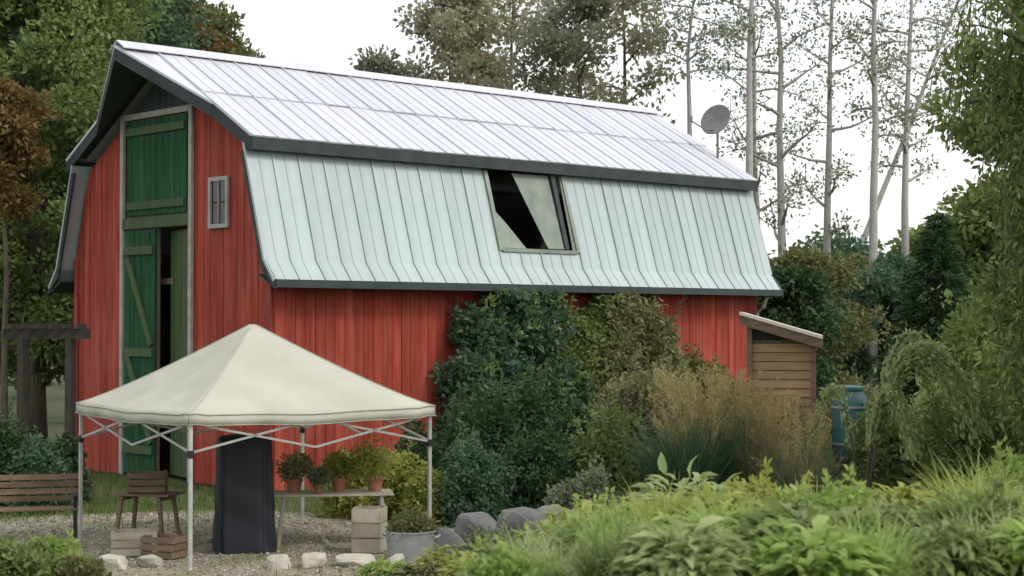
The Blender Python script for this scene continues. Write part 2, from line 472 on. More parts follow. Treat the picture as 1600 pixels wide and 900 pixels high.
# the second leaf stands ajar, swung inward
leaf = empty('wagon_door', (0.05, 2.86, 0)); leaf.parent = barn; leaf.rotation_euler = (0, 0, R(-13))
leafc = MB().box((-0.02, 0, .1), (0.02, 1.14, LOW_T - .05)).build('door_core', M['inner'], leaf)
planks(leafc, 0.01, 1.13, .12, LOW_T - .07, M['olive'], -0.07, 5)
# trim round the doors
for (u0, u1, z0, z1) in ((DU0 - .12, DU0 - .005, 0.05, UP_T + .13), (DU1 + .005, DU1 + .12, 0.05, UP_T + .13)):
    MB().box((-0.11, u0, z0), (-0.045, u1, z1)).build('door_trim', M['trim'], barn)
MB().box((-0.12, DU0 - .005, LOW_T + .005), (0.02, DU1 + .005, UP_B - .005)).build('door_lintel', M['olive'], barn)
MB().box((-0.10, DU0 - .005, UP_T + .01), (-0.02, DU1 + .005, UP_T + .13)).build('door_trim', M['trim'], barn)
for cu in (0.0, B_W - .14):
    MB().box((-0.075, cu, 0.02), (-0.04, cu + .14, 4.6)).build('corner_board', M['redtrim'], barn)
# small loft window
win = MB()
win.box((-0.10, 1.42, 5.05), (-0.045, 1.50, 6.05)); win.box((-0.10, 2.02, 5.05), (-0.045, 2.10, 6.05))
win.box((-0.10, 1.50, 5.05), (-0.045, 2.02, 5.13)); win.box((-0.10, 1.50, 5.97), (-0.045, 2.02, 6.05))
window = win.build('window', M['trim'], barn)
pm, n, l, b = mat_base('dark_window_glass')
b.inputs['Base Color'].default_value = (0.02, 0.018, 0.03, 1); b.inputs['Roughness'].default_value = 0.08
for (u0, u1) in ((1.505, 1.745), (1.775, 2.015)):
    for (z0, z1) in ((5.135, 5.535), (5.565, 5.965)):
        MB().box((-0.062, u0, z0), (-0.058, u1, z1)).build('pane', pm, window)
MB().box((-0.09, 1.748, 5.132), (-0.05, 1.772, 5.968)).build('glazing_bar', M['trim'], window)

# long walls and far gable
for (nm, yy0, yy1, sgn) in (('side_wall', 0.16, 0.26, -1), ('back_wall', B_W - .26, B_W - .16, 1)):
    wall = MB().box((0.16, yy0, 0), (B_L - .16, yy1, 4.75)).build(nm, M['inner'], barn)
    if sgn < 0:
        x = 0.0
        while x < B_L - .05:
            w_ = min(bw, B_L - x) - .012
            xo = random.uniform(0, .012)
            MB().box((x, -0.028 - xo, 0.05), (x + w_, 0.155, 4.62)).build('board', M['red'], wall)
            x += bw
    else:
        MB().box((0.0, B_W - .155, 0.05), (B_L, B_W, 4.62)).build('cladding', M['red'], wall)
fg = MB().prism([(0.02, 0), (B_W-.02, 0), (B_W-.02, prof(0)), (B_W-.5, prof(.5)), (3.7, prof(3.7)), (.5, prof(.5)), (.02, prof(0))], 0, B_L - .15, B_L)
fg.build('far_gable_wall', M['red'], barn)
MB().box((0.2, 0.3, 4.0), (B_L - .2, B_W - .3, 4.12)).build('loft_floor', M['inner'], barn)

# roof: standing-seam panels
roof = empty('roof', (0, 0, 0)); roof.parent = barn
PW, X0, NP = 0.6, -0.4, 25
def strip(pts, thick, seam=True, mirror=False):
    """a panel that follows a (y,z) section; seam ribs on its left edge"""
    mb = MB()
    P = [(B_W - p[0], p[1]) for p in pts] if mirror else pts
    N = []
    for i in range(len(P)):
        a_, b_ = P[max(i-1, 0)], P[min(i+1, len(P)-1)]
        d = Vector((b_[0]-a_[0], b_[1]-a_[1])).normalized()
        nn = Vector((-d.y, d.x))
        if nn.y < 0: nn = -nn
        N.append(nn)
    low = [(p[0] - q.x * thick, p[1] - q.y * thick) for p, q in zip(P, N)]
    top = P
    for i in range(len(P) - 1):
        mb.prism([top[i], top[i+1], low[i+1], low[i]], 0, 0.002, PW - 0.002)
        t2 = [(top[j][0] + N[j].x * .024, top[j][1] + N[j].y * .024) for j in (i, i+1)]
        mb.prism([t2[0], t2[1], top[i+1], top[i]], 0, 0.004, 0.034)
        mb.prism([(top[j][0] + N[j].x * .010, top[j][1] + N[j].y * .010) for j in (i, i+1)] + [top[i+1], top[i]], 0, 0.29, 0.315)
    return mb
MID = (RIDGE[0] + (DRIP[0] - RIDGE[0]) * .52, RIDGE[1] + (DRIP[1] - RIDGE[1]) * .52)
MID2 = (MID[0] + .12, MID[1] + .12 * (RIDGE[1] - DRIP[1]) / (RIDGE[0] - DRIP[0]))
upper_m = strip([(RIDGE[0], RIDGE[1] + .034), (MID[0], MID[1] + .034)], .028).mesh('roof_panel_upper')
upper_m2 = strip([MID2, DRIP], .03).mesh('roof_panel_middle')
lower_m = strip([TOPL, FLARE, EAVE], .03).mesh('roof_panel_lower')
tt = (4.72 - FLARE[1]) / (TOPL[1] - FLARE[1])
CUT = (FLARE[0] + tt * (TOPL[0] - FLARE[0]), 4.72)
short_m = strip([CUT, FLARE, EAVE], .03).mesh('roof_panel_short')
upper_b = strip([RIDGE, DRIP], .03, mirror=True).mesh('roof_panel_upper_back')
lower_b = strip([TOPL, FLARE, EAVE], .03, mirror=True).mesh('roof_panel_lower_back')
for k in range(NP):
    xk = X0 + k * PW
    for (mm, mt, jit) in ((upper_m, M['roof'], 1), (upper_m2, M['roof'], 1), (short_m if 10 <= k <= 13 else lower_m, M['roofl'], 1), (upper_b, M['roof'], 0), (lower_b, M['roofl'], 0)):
        o = link('roof_panel', mm, roof, mt, (xk, 0, random.uniform(-.006, .006) if jit else 0))
        if jit: o.rotation_euler = (R(random.uniform(-.04, .04)), 0, R(random.uniform(-.05, .05)))
XE = X0 + NP * PW
# ridge cap, fascia, soffit, verges
MB().prism([(3.7 - .28, RIDGE[1] - .06), (3.7, RIDGE[1] + .11), (3.7 + .28, RIDGE[1] - .06), (3.7 + .28, RIDGE[1] - .08), (3.7, RIDGE[1] + .085), (3.7 - .28, RIDGE[1] - .08)], 0, X0 - .80, XE).build('ridge_cap', M['roof'], roof)
for mir in (0, 1):
    fy = lambda y: (B_W - y) if mir else y
    y0, y1 = sorted((fy(.215), fy(.30)))
    MB().box((X0 + .01, y0, 6.46), (XE - .01, y1, 6.705)).build('fascia', M['fascia'], roof)
    y0, y1 = sorted((fy(-.57), fy(-.50)))
    MB().box((X0 + .01, y0, 3.86), (XE - .01, y1, 4.01)).build('eave_board', M['fascia'], roof)
    MB().prism([(fy(-.50), 3.90), (fy(-.035), 4.12), (fy(-.035), 4.09), (fy(-.50), 3.87)], 0, X0 + .02, XE - .02).build('soffit', M['fascia'], roof)
    # barge boards on both gable ends
    for xa, xb in ((X0 + .005, X0 + .055), (XE - .055, XE - .005)):
        bb = MB()
        bb.prism([(fy(.215), 6.69), (fy(3.7), 8.68), (fy(3.7), 8.42), (fy(.215), 6.44)], 0, xa, xb)
        bb.prism([(fy(.42), 6.43), (fy(-.2), 4.41), (fy(-.57), 3.99), (fy(-.57), 3.84), (fy(-.14), 4.2), (fy(.55), 6.43)], 0, xa + .002, xb + .002)
        bb.build('barge_board', M['fascia'], roof)
    # boarding under the verge
    MB().prism([(fy(.45), 6.80), (fy(3.69), 8.66), (fy(3.69), 8.62), (fy(.45), 6.76)], 0, X0 + .06, -0.04).build('verge_soffit', M['fascia'], roof)
# hay hood: the ridge runs out to a point over the loft door
for mir in (0, 1):
    fy = lambda y: (B_W - y) if mir else y
    yb = 1.5
    zb = RIDGE[1] - (3.7 - yb) / (3.7 - DRIP[0]) * (RIDGE[1] - DRIP[1])
    tip = (X0 - .85, 3.7, RIDGE[1] + .0)
    A = (X0, 3.7, RIDGE[1]); Bp = (X0, fy(yb), zb)
    dz = Vector((0, 0, -.05))
    hd = MB().add([tip, A, Bp] + [tuple(Vector(p) + dz) for p in (tip, A, Bp)], [(0,1,2),(5,4,3),(0,3,4,1),(1,4,5,2),(2,5,3,0)])
    hd.build('hay_hood', M['roof'], roof)
    dz2 = Vector((0.0, 0, -.055)); dz3 = Vector((0, 0, -.30))
    MB().add([tuple(Vector(p) + q) for q in (dz2, dz3) for p in (tip, A, Bp)], [(0,1,2),(5,4,3),(0,3,4,1),(1,4,5,2),(2,5,3,0)]).build('hood_lining', M['fascia'], roof)
# open hatch in the lower slope
hx0, hx1 = X0 + 10 * PW, X0 + 14 * PW
def ls(x, z, off=0.0):
    t = (z - FLARE[1]) / (TOPL[1] - FLARE[1])
    return (x, FLARE[0] + t * (TOPL[0] - FLARE[0]) - off, z)
hf = MB()
hf.bar(ls(hx0 + .05, 4.72), ls(hx0 + .05, 6.42), .10, .10)
hf.bar(ls(hx1 - .05, 4.72), ls(hx1 - .05, 6.42), .10, .10)
hf.bar(ls(hx0 + .1, 4.74), ls(hx1 - .1, 4.74), .10, .08)
hatch = hf.build('roof_hatch', M['sheet'], barn)
MB().bar(ls(hx1 - .42, 4.78), ls(hx1 - .40, 6.42), .17, .12).build('hatch_post', M['fascia'], hatch)
q = [ls(6.42, 6.42, .03), ls(7.50, 6.42, .03), ls(7.50, 4.80, .06), ls(7.02, 4.80, .06), ls(6.66, 5.75, .05)]
qb = [(p[0], p[1] + .02, p[2]) for p in q]
MB().add(q + qb, [(0,1,2,3,4),(9,8,7,6,5)] + [(i, i+5, (i+1) % 5 + 5, (i+1) % 5) for i in range(5)]).build('loose_sheet', M['sheet'], hatch)
q = [ls(hx0 + .11, 5.62, -.03), ls(hx0 + .11, 4.79, -.03), ls(hx0 + .85, 4.79, -.03), ls(hx0 + .42, 5.30, -.03)]
qb = [(p[0], p[1] + .02, p[2]) for p in q]
MB().add(q + qb, [(0,1,2,3),(7,6,5,4)] + [(i, i+4, (i+1) % 4 + 4, (i+1) % 4) for i in range(4)]).build('torn_sheet', M['sheet'], hatch)
q = [ls(7.86, 6.42, .02), ls(8.0, 6.42, .02), ls(8.0, 4.76, .02), ls(7.80, 4.76, .02)]
qb = [(p[0], p[1] + .02, p[2]) for p in q]
MB().add(q + qb, [(0,1,2,3),(7,6,5,4)] + [(i, i+4, (i+1) % 4 + 4, (i+1) % 4) for i in range(4)]).build('edge_sheet', M['sheet'], hatch)
# downpipe at the far corner
MB().tube([(B_L - .1, -.42, 3.85), (B_L - .1, -.30, 3.6), (B_L - .1, -.10, 3.45), (B_L - .1, -.10, .2)], .05, 8).build('downpipe', M['trim'], barn)

# satellite dish on the far verge
bm_w = barn.matrix_world if False else Matrix.Translation((-4.45, 32, 0)) @ Matrix.Rotation(BANG, 4, 'Z')
dp = bm_w @ Vector((14.3, 1.25, 7.30))
dish = empty('satellite_dish', dp)
tag(dish, 'grey satellite dish on a short mast on the far roof end', 'satellite dish')
MB().tube([(0, 0, -.03), (0, 0, .75), (.02, -.06, .85)], .03, 8).build('mast', M['dish'], dish)
prf = [(r, .55 * r * r) for r in np.linspace(0.0, .40, 9)] + [(.415, .085)] + [(r, .55 * r * r - .015) for r in np.linspace(.40, 0.0, 9)]
dd = MB().lathe(prf, 28).build('reflector', M['dish'], dish, smooth=True)
dd.rotation_euler = Vector((-.55, -.75, .35)).to_track_quat('Z', 'Y').to_euler(); dd.location = (-.02, -.05, .95)
am = MB().tube([(0, -.05, .72), (-.35, -.25, .72), (-.72, -.42, .92)], .018, 6).build('feed_arm', M['dish'], dish)
MB().lathe([(0, -.09), (.06, -.09), (.06, .03), (.045, .09), (0, .09)], 12, (-.72, -.42, .95)).build('feed_horn', M['dish'], am)

# ------------------------------------------------------------------ canopy tent
TH = R(45 - 17)
TC = (X(395, 24.8), 24.8)
tent = empty('canopy_tent', (*TC, 0), 0)
tent.rotation_euler = (0, 0, R(45 - 9))
tag(tent, 'cream pyramid canopy tent pitched in front of the barn', 'tent')
HS = 1.90                                       # half side
EZ, PZ = 2.02, 3.20
NG = 28
gs = np.linspace(-1, 1, NG + 1)
def canopy_z(t, q):
    """t: 0 at the peak, 1 at the eave; q: -1..1 along the side; the cloth sags between the hips"""
    k = 1 - q * q
    return EZ + (PZ - EZ) * (1 - t) ** 1.16 - .06 * math.sin(math.pi * t) * k - .045 * k * t ** 3 + .010 * math.sin(q * 7 + t * 5) * t * k + .006 * math.sin(q * 26) * t * (1 - t) * k * 3 + .012 * math.sin((1 - abs(q)) * 30) * math.exp(-((1 - abs(q)) * 5) ** 2) * t ** 2
rows_ = 16
vs = []; fs = []
for side in range(4):
    b0 = len(vs)
    for i in range(rows_ + 1):
        t = .012 + .988 * i / rows_
        for q in gs:
            p = [(q, -1), (1, q), (-q, 1), (-1, -q)][side]
            vs.append((p[0] * t * HS, p[1] * t * HS, canopy_z(t, q)))
    w1 = NG + 1
    fs += [(b0 + i*w1 + k, b0 + (i+1)*w1 + k, b0 + (i+1)*w1 + k + 1, b0 + i*w1 + k + 1) for i in range(rows_) for k in range(NG)]
can = MB().add(vs, fs)
cm = can.mesh('canopy', smooth=True)
bm = bmesh.new(); bm.from_mesh(cm); bmesh.ops.remove_doubles(bm, verts=bm.verts, dist=.002); bmesh.ops.recalc_face_normals(bm, faces=bm.faces); bm.to_mesh(cm); bm.free()
can = link('canopy', cm, tent, M['canvas'])
sm = can.modifiers.new('thick', 'SOLIDIFY'); sm.thickness = 0.008; sm.offset = 0
for side in range(4):
    mb = MB(); vs = []
    zz = [canopy_z(1, q) for q in gs]
    for q in range(NG + 1):
        s = gs[q] * HS
        p = [(s, -HS), (HS, s), (-s, HS), (-HS, -s)][side]
        nn = [(0, -1), (1, 0), (0, 1), (-1, 0)][side]
        wv = .008 * math.sin(q * 1.3 + side) + .004 * math.sin(q * 2.9)
        zt = zz[q] + .004
        zb = zz[q] - .135 + .008 * math.sin(q * .9 + side)
        vs += [(p[0] + nn[0] * .006, p[1] + nn[1] * .006, zt), (p[0] + nn[0] * (.012 + wv), p[1] + nn[1] * (.012 + wv), zb)]
    mb.add(vs, [(2*q, 2*q+1, 2*q+3, 2*q+2) for q in range(NG)])
    o = mb.build('valance', M['canvas'], tent, smooth=True)
    sm = o.modifiers.new('thick', 'SOLIDIFY'); sm.thickness = 0.006
for side in range(4):                           # webbing sewn over the hips and along the eave
    sg = [(-1, -1), (1, -1), (1, 1), (-1, 1)][side]
    MB().tube([(sg[0] * t * HS, sg[1] * t * HS, canopy_z(t, 1) + .004) for t in np.linspace(.02, 1, 14)], .011, 5).build('hip_seam', M['seam'], tent)
for side in range(4):
    pts = []
    for q in gs:
        p = [(q, -1), (1, q), (-q, 1), (-1, -q)][side]
        pts.append((p[0] * (HS + .008), p[1] * (HS + .008), canopy_z(1, q) + .002))
    MB().tube(pts, .009, 5).build('eave_seam', M['seam'], tent, smooth=True)
    MB().tube([(p[0] * 1.004, p[1] * 1.004, p[2] - .137) for p in pts], .007, 5).build('hem', M['seam'], tent, smooth=True)
for sx in (-1, 1):
    for sy in (-1, 1):
        px_, py_ = sx * (HS - .05), sy * (HS - .05)
        pl = MB().box((px_ - .024, py_ - .024, 0.02), (px_ + .024, py_ + .024, EZ - .06)).build('pole', M['pole'], tent, bevel=.004)
        MB().box((px_ - .07, py_ - .07, 0.012), (px_ + .07, py_ + .07, .022)).build('foot_plate', M['pole'], pl)
        MB().box((px_ - .035, py_ - .035, 1.45), (px_ + .035, py_ + .035, 1.55)).build('slider', M['black'], pl)
for side in range(4):
    tr = MB()
    P0 = [(-1, -1), (1, -1), (1, 1), (-1, 1)][side]; P1 = [(1, -1), (1, 1), (-1, 1), (-1, -1)][side]
    A_ = Vector((P0[0], P0[1], 0)) * (HS - .05); B_ = Vector((P1[0], P1[1], 0)) * (HS - .05); C_ = (A_ + B_) / 2
    for (s_, e_) in ((A_, C_), (C_, B_)):
        tr.bar(s_ + Vector((0, 0, 1.52)), e_ + Vector((0, 0, 1.90)), .02, .03)
        tr.bar(s_ + Vector((0, 0, 1.90)), e_ + Vector((0, 0, 1.52)), .02, .03)
    tr.build('truss', M['pole'], tent)

# tall thing under a black cover, beside the front pole
def covered(name, loc, wx, wy, ht, label, rz):
    n = 64; vs = []; rows = 26
    for i in range(rows):
        t = i / (rows - 1)
        zz = ht * min(1, t * 1.18) if t < .85 else ht + .05 * math.sin((t - .85) / .15 * math.pi / 2)
        sc = 1.0 if t < .80 else max(0.0, 1 - ((t - .80) / .20) ** 2.4)
        for k in range(n):
            a = 2 * math.pi * k / n
            c, s = math.cos(a), math.sin(a)
            e = .45
            x = math.copysign(abs(c) ** e, c); y = math.copysign(abs(s) ** e, s)
            fold = 1 + (.085 * math.sin(9 * a + 1.5 * math.sin(3 * a) + t) + .05 * math.sin(17 * a - 2 * t)) * (1 - t) ** .6 + .02 * math.sin(t * 21 + 4 * a)
            flare = 1 + .10 * (1 - t) ** 2
            vs.append((x * wx / 2 * sc * fold * flare, y * wy / 2 * sc * fold * flare, .02 + zz))
    fs = [(i*n+k, i*n+(k+1) % n, (i+1)*n+(k+1) % n, (i+1)*n+k) for i in range(rows-1) for k in range(n)]
    o = MB().add(vs, fs).build(name, M['black'], None, smooth=True)
    o.location = loc; o.rotation_euler = (0, 0, rz)
    tag(o, label, 'cover')
d = 24.0
covered('covered_patio_stove', (X(383, d), d, h(X(383, d), d)), .74, .55, 1.58, 'tall patio stove hidden under a black fabric cover beneath the tent', R(12))

# ------------------------------------------------------------------ tables, crates, pots under the tent
def table(loc, rz, L, Wd, Ht, mat, label, cat='table', name='trestle_table', nb=5, group=None):
    t = empty(name, loc, rz); tag(t, label, cat, group)
    bwid = Wd / nb
    for i in range(nb):
        MB().box((-L/2 + random.uniform(0, .02), -Wd/2 + i * bwid + .005, Ht - .03), (L/2 - random.uniform(0, .02), -Wd/2 + (i+1) * bwid - .005, Ht)).build('plank', mat, t, bevel=.003)
    for sx in (-1, 1):
        for sy in (-1, 1):
            MB().bar((sx * (L/2 - .18), sy * (Wd/2 - .06), Ht - .032), (sx * (L/2 - .1), sy * (Wd/2 - .02), 0), .05, .05).build('leg', mat, t)
        MB().box((sx * (L/2 - .18) - .03, -Wd/2 + .05, Ht - .10), (sx * (L/2 - .18) + .03, Wd/2 - .05, Ht - .031)).build('bearer', mat, t)
    return t
d = 24.9
T1 = (X(520, d), d, h(X(520, d), d) + .012)
table(T1, R(8), 1.75, .75, .74, M['palewood'], 'pale plank trestle table holding potted plants under the tent')
d = 25.2
T2 = (X(232, d), d, h(X(232, d), d) + .012)
table(T2, R(-14), .95, .6, .70, M['wood'], 'small brown plank table under the left side of the tent canopy')

def crate(loc, rz, label, L=.5, Wd=.35, Ht=.28, mat=None, group=None):
    mat = mat or M['wood']
    t = empty('wooden_crate', loc, rz); tag(t, label, 'crate', group)
    for k in range(3):
        z0 = .02 + k * Ht / 3; z1 = z0 + Ht / 3 - .02
        for sy in (-1, 1):
            MB().box((-L/2, sy * Wd/2 - .008, z0), (L/2, sy * Wd/2 + .008, z1)).build('slat', mat, t)
        for sx in (-1, 1):
            MB().box((sx * (L/2 - .012) - .008, -Wd/2 + .01, z0), (sx * (L/2 - .012) + .008, Wd/2 - .01, z1)).build('slat', mat, t)
    for sx in (-1, 1):
        for sy in (-1, 1):
            MB().box((sx * (L/2 - .04) - .016, sy * (Wd/2 - .026) - .016, 0), (sx * (L/2 - .04) + .016, sy * (Wd/2 - .026) + .016, Ht + .02)).build('corner_post', mat, t)
    MB().box((-L/2 + .03, -Wd/2 + .05, .004), (L/2 - .03, Wd/2 - .05, .019)).build('base_board', mat, t)
def loc(px, d, dz=.012):
    x = X(px, d); return (x, d, h(x, d) + dz)
crate(loc(212, 23.6), R(10), 'pale slatted crate on the gravel before the small brown table', .62, .42, .34, M['palewood'])
crate(loc(258, 23.3), R(-24), 'brown slatted crate on the gravel beside the front tent pole', .5, .36, .30)
crate((T2[0], T2[1], T2[2] + .70), R(4), 'brown slatted crate standing on the small brown table', .55, .36, .30)
crate(loc(578, 23.9), R(82), 'pale tall slatted crate standing at the front of the trestle table', .42, .40, .62, M['palewood'])

# ------------------------------------------------------------------ foliage builders
def leaf_arrays(P, D, size, aspect=.5, fold=.25, jitter=.25):
    """P points (n,3), D leaf directions (n,3); rhombic folded leaves"""
    n = len(P)
    D = D / (np.linalg.norm(D, axis=1, keepdims=True) + 1e-9)
    rnd = RNG.normal(size=(n, 3))
    S = np.cross(D, rnd); S /= (np.linalg.norm(S, axis=1, keepdims=True) + 1e-9)
    Nn = np.cross(S, D)
    sz = (np.asarray(size) * (1 + jitter * RNG.uniform(-1, 1, n)))[:, None]
    wv = sz * aspect * .5
    v0 = P
    v1 = P + D * sz * .45 + S * wv + Nn * wv * fold
    v2 = P + D * sz
    v3 = P + D * sz * .45 - S * wv + Nn * wv * fold
    V = np.stack([v0, v1, v2, v3], 1).reshape(-1, 3)
    F = (np.arange(n) * 4)[:, None] + np.array([[0, 1, 2, 3]])
    return V, F

def leaf_mesh(name, P, D, size, aspect=.5, fold=.25, var=None, jitter=.25):
    V, F = leaf_arrays(P, D, size, aspect, fold, jitter)
    if var is None: var = RNG.uniform(0, 1, len(P))
    return mesh_np(name, V, F, np.repeat(var, 4))

def unit(n):
    a = RNG.normal(size=(n, 3)); return a / np.linalg.norm(a, axis=1, keepdims=True)

def clump_leaves(centers, radii, per, flat=.8, outw=.7, down=.0):
    """leaves spread through clumps, mostly near each clump's shell"""
    k = len(centers); n = k * per
    c = np.repeat(np.asarray(centers), per, 0); r = np.repeat(np.asarray(radii), per)
    d = unit(n)
    rad = r * (0.35 + .65 * RNG.uniform(0, 1, n) ** .5)
    P = c + d * rad[:, None] * np.array([1, 1, flat])
    D = d * outw + RNG.normal(size=(n, 3)) * .6 + np.array([0, 0, -down])
    cv = np.repeat(RNG.uniform(0, 1, k), per)
    var = np.clip(.55 * cv + .45 * RNG.uniform(0, 1, n), 0, 1)
    return P, D, var

def wander(p0, d0, length, segs, wob, rise=0.0):
    pts = [Vector(p0)]; d = Vector(d0).normalized()
    for i in range(segs):
        d = (d + Vector((random.gauss(0, wob), random.gauss(0, wob), random.gauss(0, wob) + rise))).normalized()
        pts.append(pts[-1] + d * length / segs)
    return pts

def tree(name, x, y, ht, crown_r, label, group=None, leaf='lf_mid', bark='bark', n_clump=60, per=140, leaf_size=.22, trunk_r=.2,
         crown_base=.3, sparse=False, lean=(0, 0), clump_r=.9, aspect=.55, shape='round', z0=None, cat='tree', trunk_top=.9):
    zb = h(x, y) if z0 is None else z0
    t = empty(name, (x, y, zb - .03)); tag(t, label, cat, group)
    mb = MB()
    top = Vector((lean[0], lean[1], ht * trunk_top))
    tp = [Vector((0, 0, 0)).lerp(top, s) + Vector((random.gauss(0, .10 * s * crown_r * .4), random.gauss(0, .10 * s * crown_r * .4), 0)) for s in np.linspace(0, 1, 9)]
    tp[0] = Vector((0, 0, 0))
    mb.tube(tp, [trunk_r * (1.25 if i == 0 else 1) * (1 - .88 * i / 8) for i in range(9)], 9)
    cen = []; rad = []
    nb = max(10, n_clump // 3)
    for i in range(nb):
        s = crown_base + (1 - crown_base) * (i + random.random()) / nb
        s = min(s, .99)
        idx = s * 8; k0 = min(int(idx), 7); p = tp[k0].lerp(tp[k0 + 1], idx - k0)
        rel = (s - crown_base) / (1 - crown_base)
        if shape == 'round': env = crown_r * (math.sin(math.pi * min(1, .16 + .80 * rel)) ** .7)
        elif shape == 'cone': env = crown_r * (1 - rel) + .15
        else: env = crown_r * (.55 + .45 * math.sin(math.pi * rel))
        a = i * 2.399 + random.uniform(-.5, .5)
        up = random.uniform(.15, .7) if shape != 'cone' else random.uniform(-.25, .1)
        L = env * random.uniform(.75, 1.12)
        pts = wander(p, (math.cos(a), math.sin(a), up), L, 5, .13)
        r0 = trunk_r * (1 - .8 * s) * .5 + .012
        mb.tube(pts, [r0 * (1 - .8 * q / 5) for q in range(6)], 5, cap=False)
        for q in (3, 4, 5):
            for e in range(3 if sparse else 1):
                st = pts[q]
                pt2 = wander(st, (random.gauss(0, 1), random.gauss(0, 1), random.uniform(-.1, .9)), L * random.uniform(.2, .4), 3, .2)
                mb.tube(pt2, [r0 * .35, r0 * .25, r0 * .18, r0 * .1], 4, cap=False)
                cen.append(pt2[-1]); rad.append(clump_r * random.uniform(.55, 1.15))
            if not sparse: cen.append(pts[q]); rad.append(clump_r * random.uniform(.5, 1.0))
    mb.build('trunk', M[bark], t, smooth=True)
    C_ = np.array([tuple(c) for c in cen])
    P, D, var = clump_leaves(C_, np.array(rad), per, .75)
    link('crown', leaf_mesh('crown', P, D, leaf_size, aspect, var=var), t, M[leaf])
    return t

def conifer(name, x, y, ht, rad, label, leaf='lf_dark', group=None, tiers=34, z0=None, droop=.25, nl=1400, leaf_size=.16):
    zb = h(x, y) if z0 is None else z0
    t = empty(name, (x, y, zb - .03)); tag(t, label, 'tree', group)
    mb = MB().tube([(0, 0, 0), (0, 0, ht * .5), (0, 0, ht)], [ht * .014 + .03, ht * .008 + .02, .01], 8)
    Ps = []; Ds = []
    for i in range(tiers):
        s = .04 + .95 * i / tiers
        L0 = rad * (1 - s) ** .85 + .06
        for k in range(7):
            a = i * 1.3 + k * 2 * math.pi / 7 + random.uniform(-.3, .3)
            L = L0 * random.uniform(.75, 1.15)
            e = Vector((math.cos(a), math.sin(a), 0))
            m_ = max(8, int(nl * L / rad / 7))
            tt_ = RNG.uniform(.08, 1, m_)
            base = np.array([0, 0, ht * s])
            zz = -droop * L * tt_ ** 1.5 + .10 * L * tt_
            w_ = (.22 * L * (1 - tt_ * .7))
            side = RNG.uniform(-1, 1, m_) * w_
            P = base + np.stack([e.x * L * tt_ - e.y * side, e.y * L * tt_ + e.x * side, zz + RNG.normal(0, .03, m_)], -1)
            D = np.stack([e.x * 1.0 - e.y * side * 4 + RNG.normal(0, .3, m_), e.y * 1.0 + e.x * side * 4 + RNG.normal(0, .3, m_), -.25 + RNG.normal(0, .3, m_)], -1)
            Ps.append(P); Ds.append(D)
            if k % 2 == 0: mb.tube([tuple(base), tuple(base + np.array([e.x * L * .7, e.y * L * .7, -droop * L * .35]))], [.015, .006], 4, cap=False)
    mb.build('trunk', M['bark'], t)
    P = np.concatenate(Ps); D = np.concatenate(Ds)
    link('crown', leaf_mesh('crown', P, D, leaf_size, .30), t, M[leaf])
    return t

def shrub(name, x, y, rx, ry, ht, label, leaf='lf_mid', n_clump=45, per=130, leaf_size=.10, group=None, aspect=.5, z0=None, lump=.30, down=0., base=0.0, cat='shrub'):
    zb = h(x, y) if z0 is None else z0
    t = empty(name, (x, y, zb - .02)); tag(t, label, cat, group)
    u_ = unit(n_clump); u_[:, 2] = np.abs(u_[:, 2]) * 1.0
    rr = RNG.uniform(.55, .98, n_clump)
    sc = np.array([rx, ry, ht - base])
    C_ = u_ * sc * rr[:, None] * .82 + np.array([0, 0, base + .06])
    rad = lump * (rx + ry + ht) / 3 * RNG.uniform(.6, 1.2, n_clump)
    C_[:, 2] = np.minimum(C_[:, 2], ht - rad * .5)
    C_[:, 2] = np.maximum(C_[:, 2], base + rad * .45)
    P, D, var = clump_leaves(C_, rad, per, .8, down=down)
    P[:, 2] = np.maximum(P[:, 2], .02)
    mb = MB(); SP = []; SD_ = []
    for c in C_[::2]:
        dr_ = Vector((c[0], c[1], abs(c[2] - base) * .8 + .25 * ht + random.gauss(0, .1))).normalized()
        pts = wander(tuple(c), dr_, lump * (rx + ry + ht) / 3 * random.uniform(1.0, 1.9), 4, .2)
        mb.tube(pts, [.006, .005, .004, .003, .002], 3, cap=False)
        arr = np.array([tuple(p) for p in pts]); m_ = 26
        tt_ = RNG.uniform(.2, 1, m_); i0 = np.clip((tt_ * 4).astype(int), 0, 3); fr = (tt_ * 4 - i0)[:, None]
        SP.append(arr[i0] * (1 - fr) + arr[i0 + 1] * fr + RNG.normal(size=(m_, 3)) * leaf_size * .25)
        SD_.append(np.tile(np.array(dr_), (m_, 1)) * .6 + RNG.normal(size=(m_, 3)) * .7)
    SP = np.concatenate(SP); SP[:, 2] = np.maximum(SP[:, 2], .02)
    P = np.concatenate([P, SP]); D = np.concatenate([D, np.concatenate(SD_)]); var = np.concatenate([var, RNG.uniform(.3, 1, len(SP))])
    link('foliage', leaf_mesh('foliage', P, D, leaf_size, aspect, var=var, jitter=.5), t, M[leaf])
    for c in C_[::3]:
        mid = Vector((c[0] * .35, c[1] * .35, c[2] * .55))
        mb.tube([(c[0] * .06, c[1] * .06, 0), mid, tuple(c)], [.022, .014, .006], 5, cap=False)
    mb.build('stem', M['bark'], t)
    return t

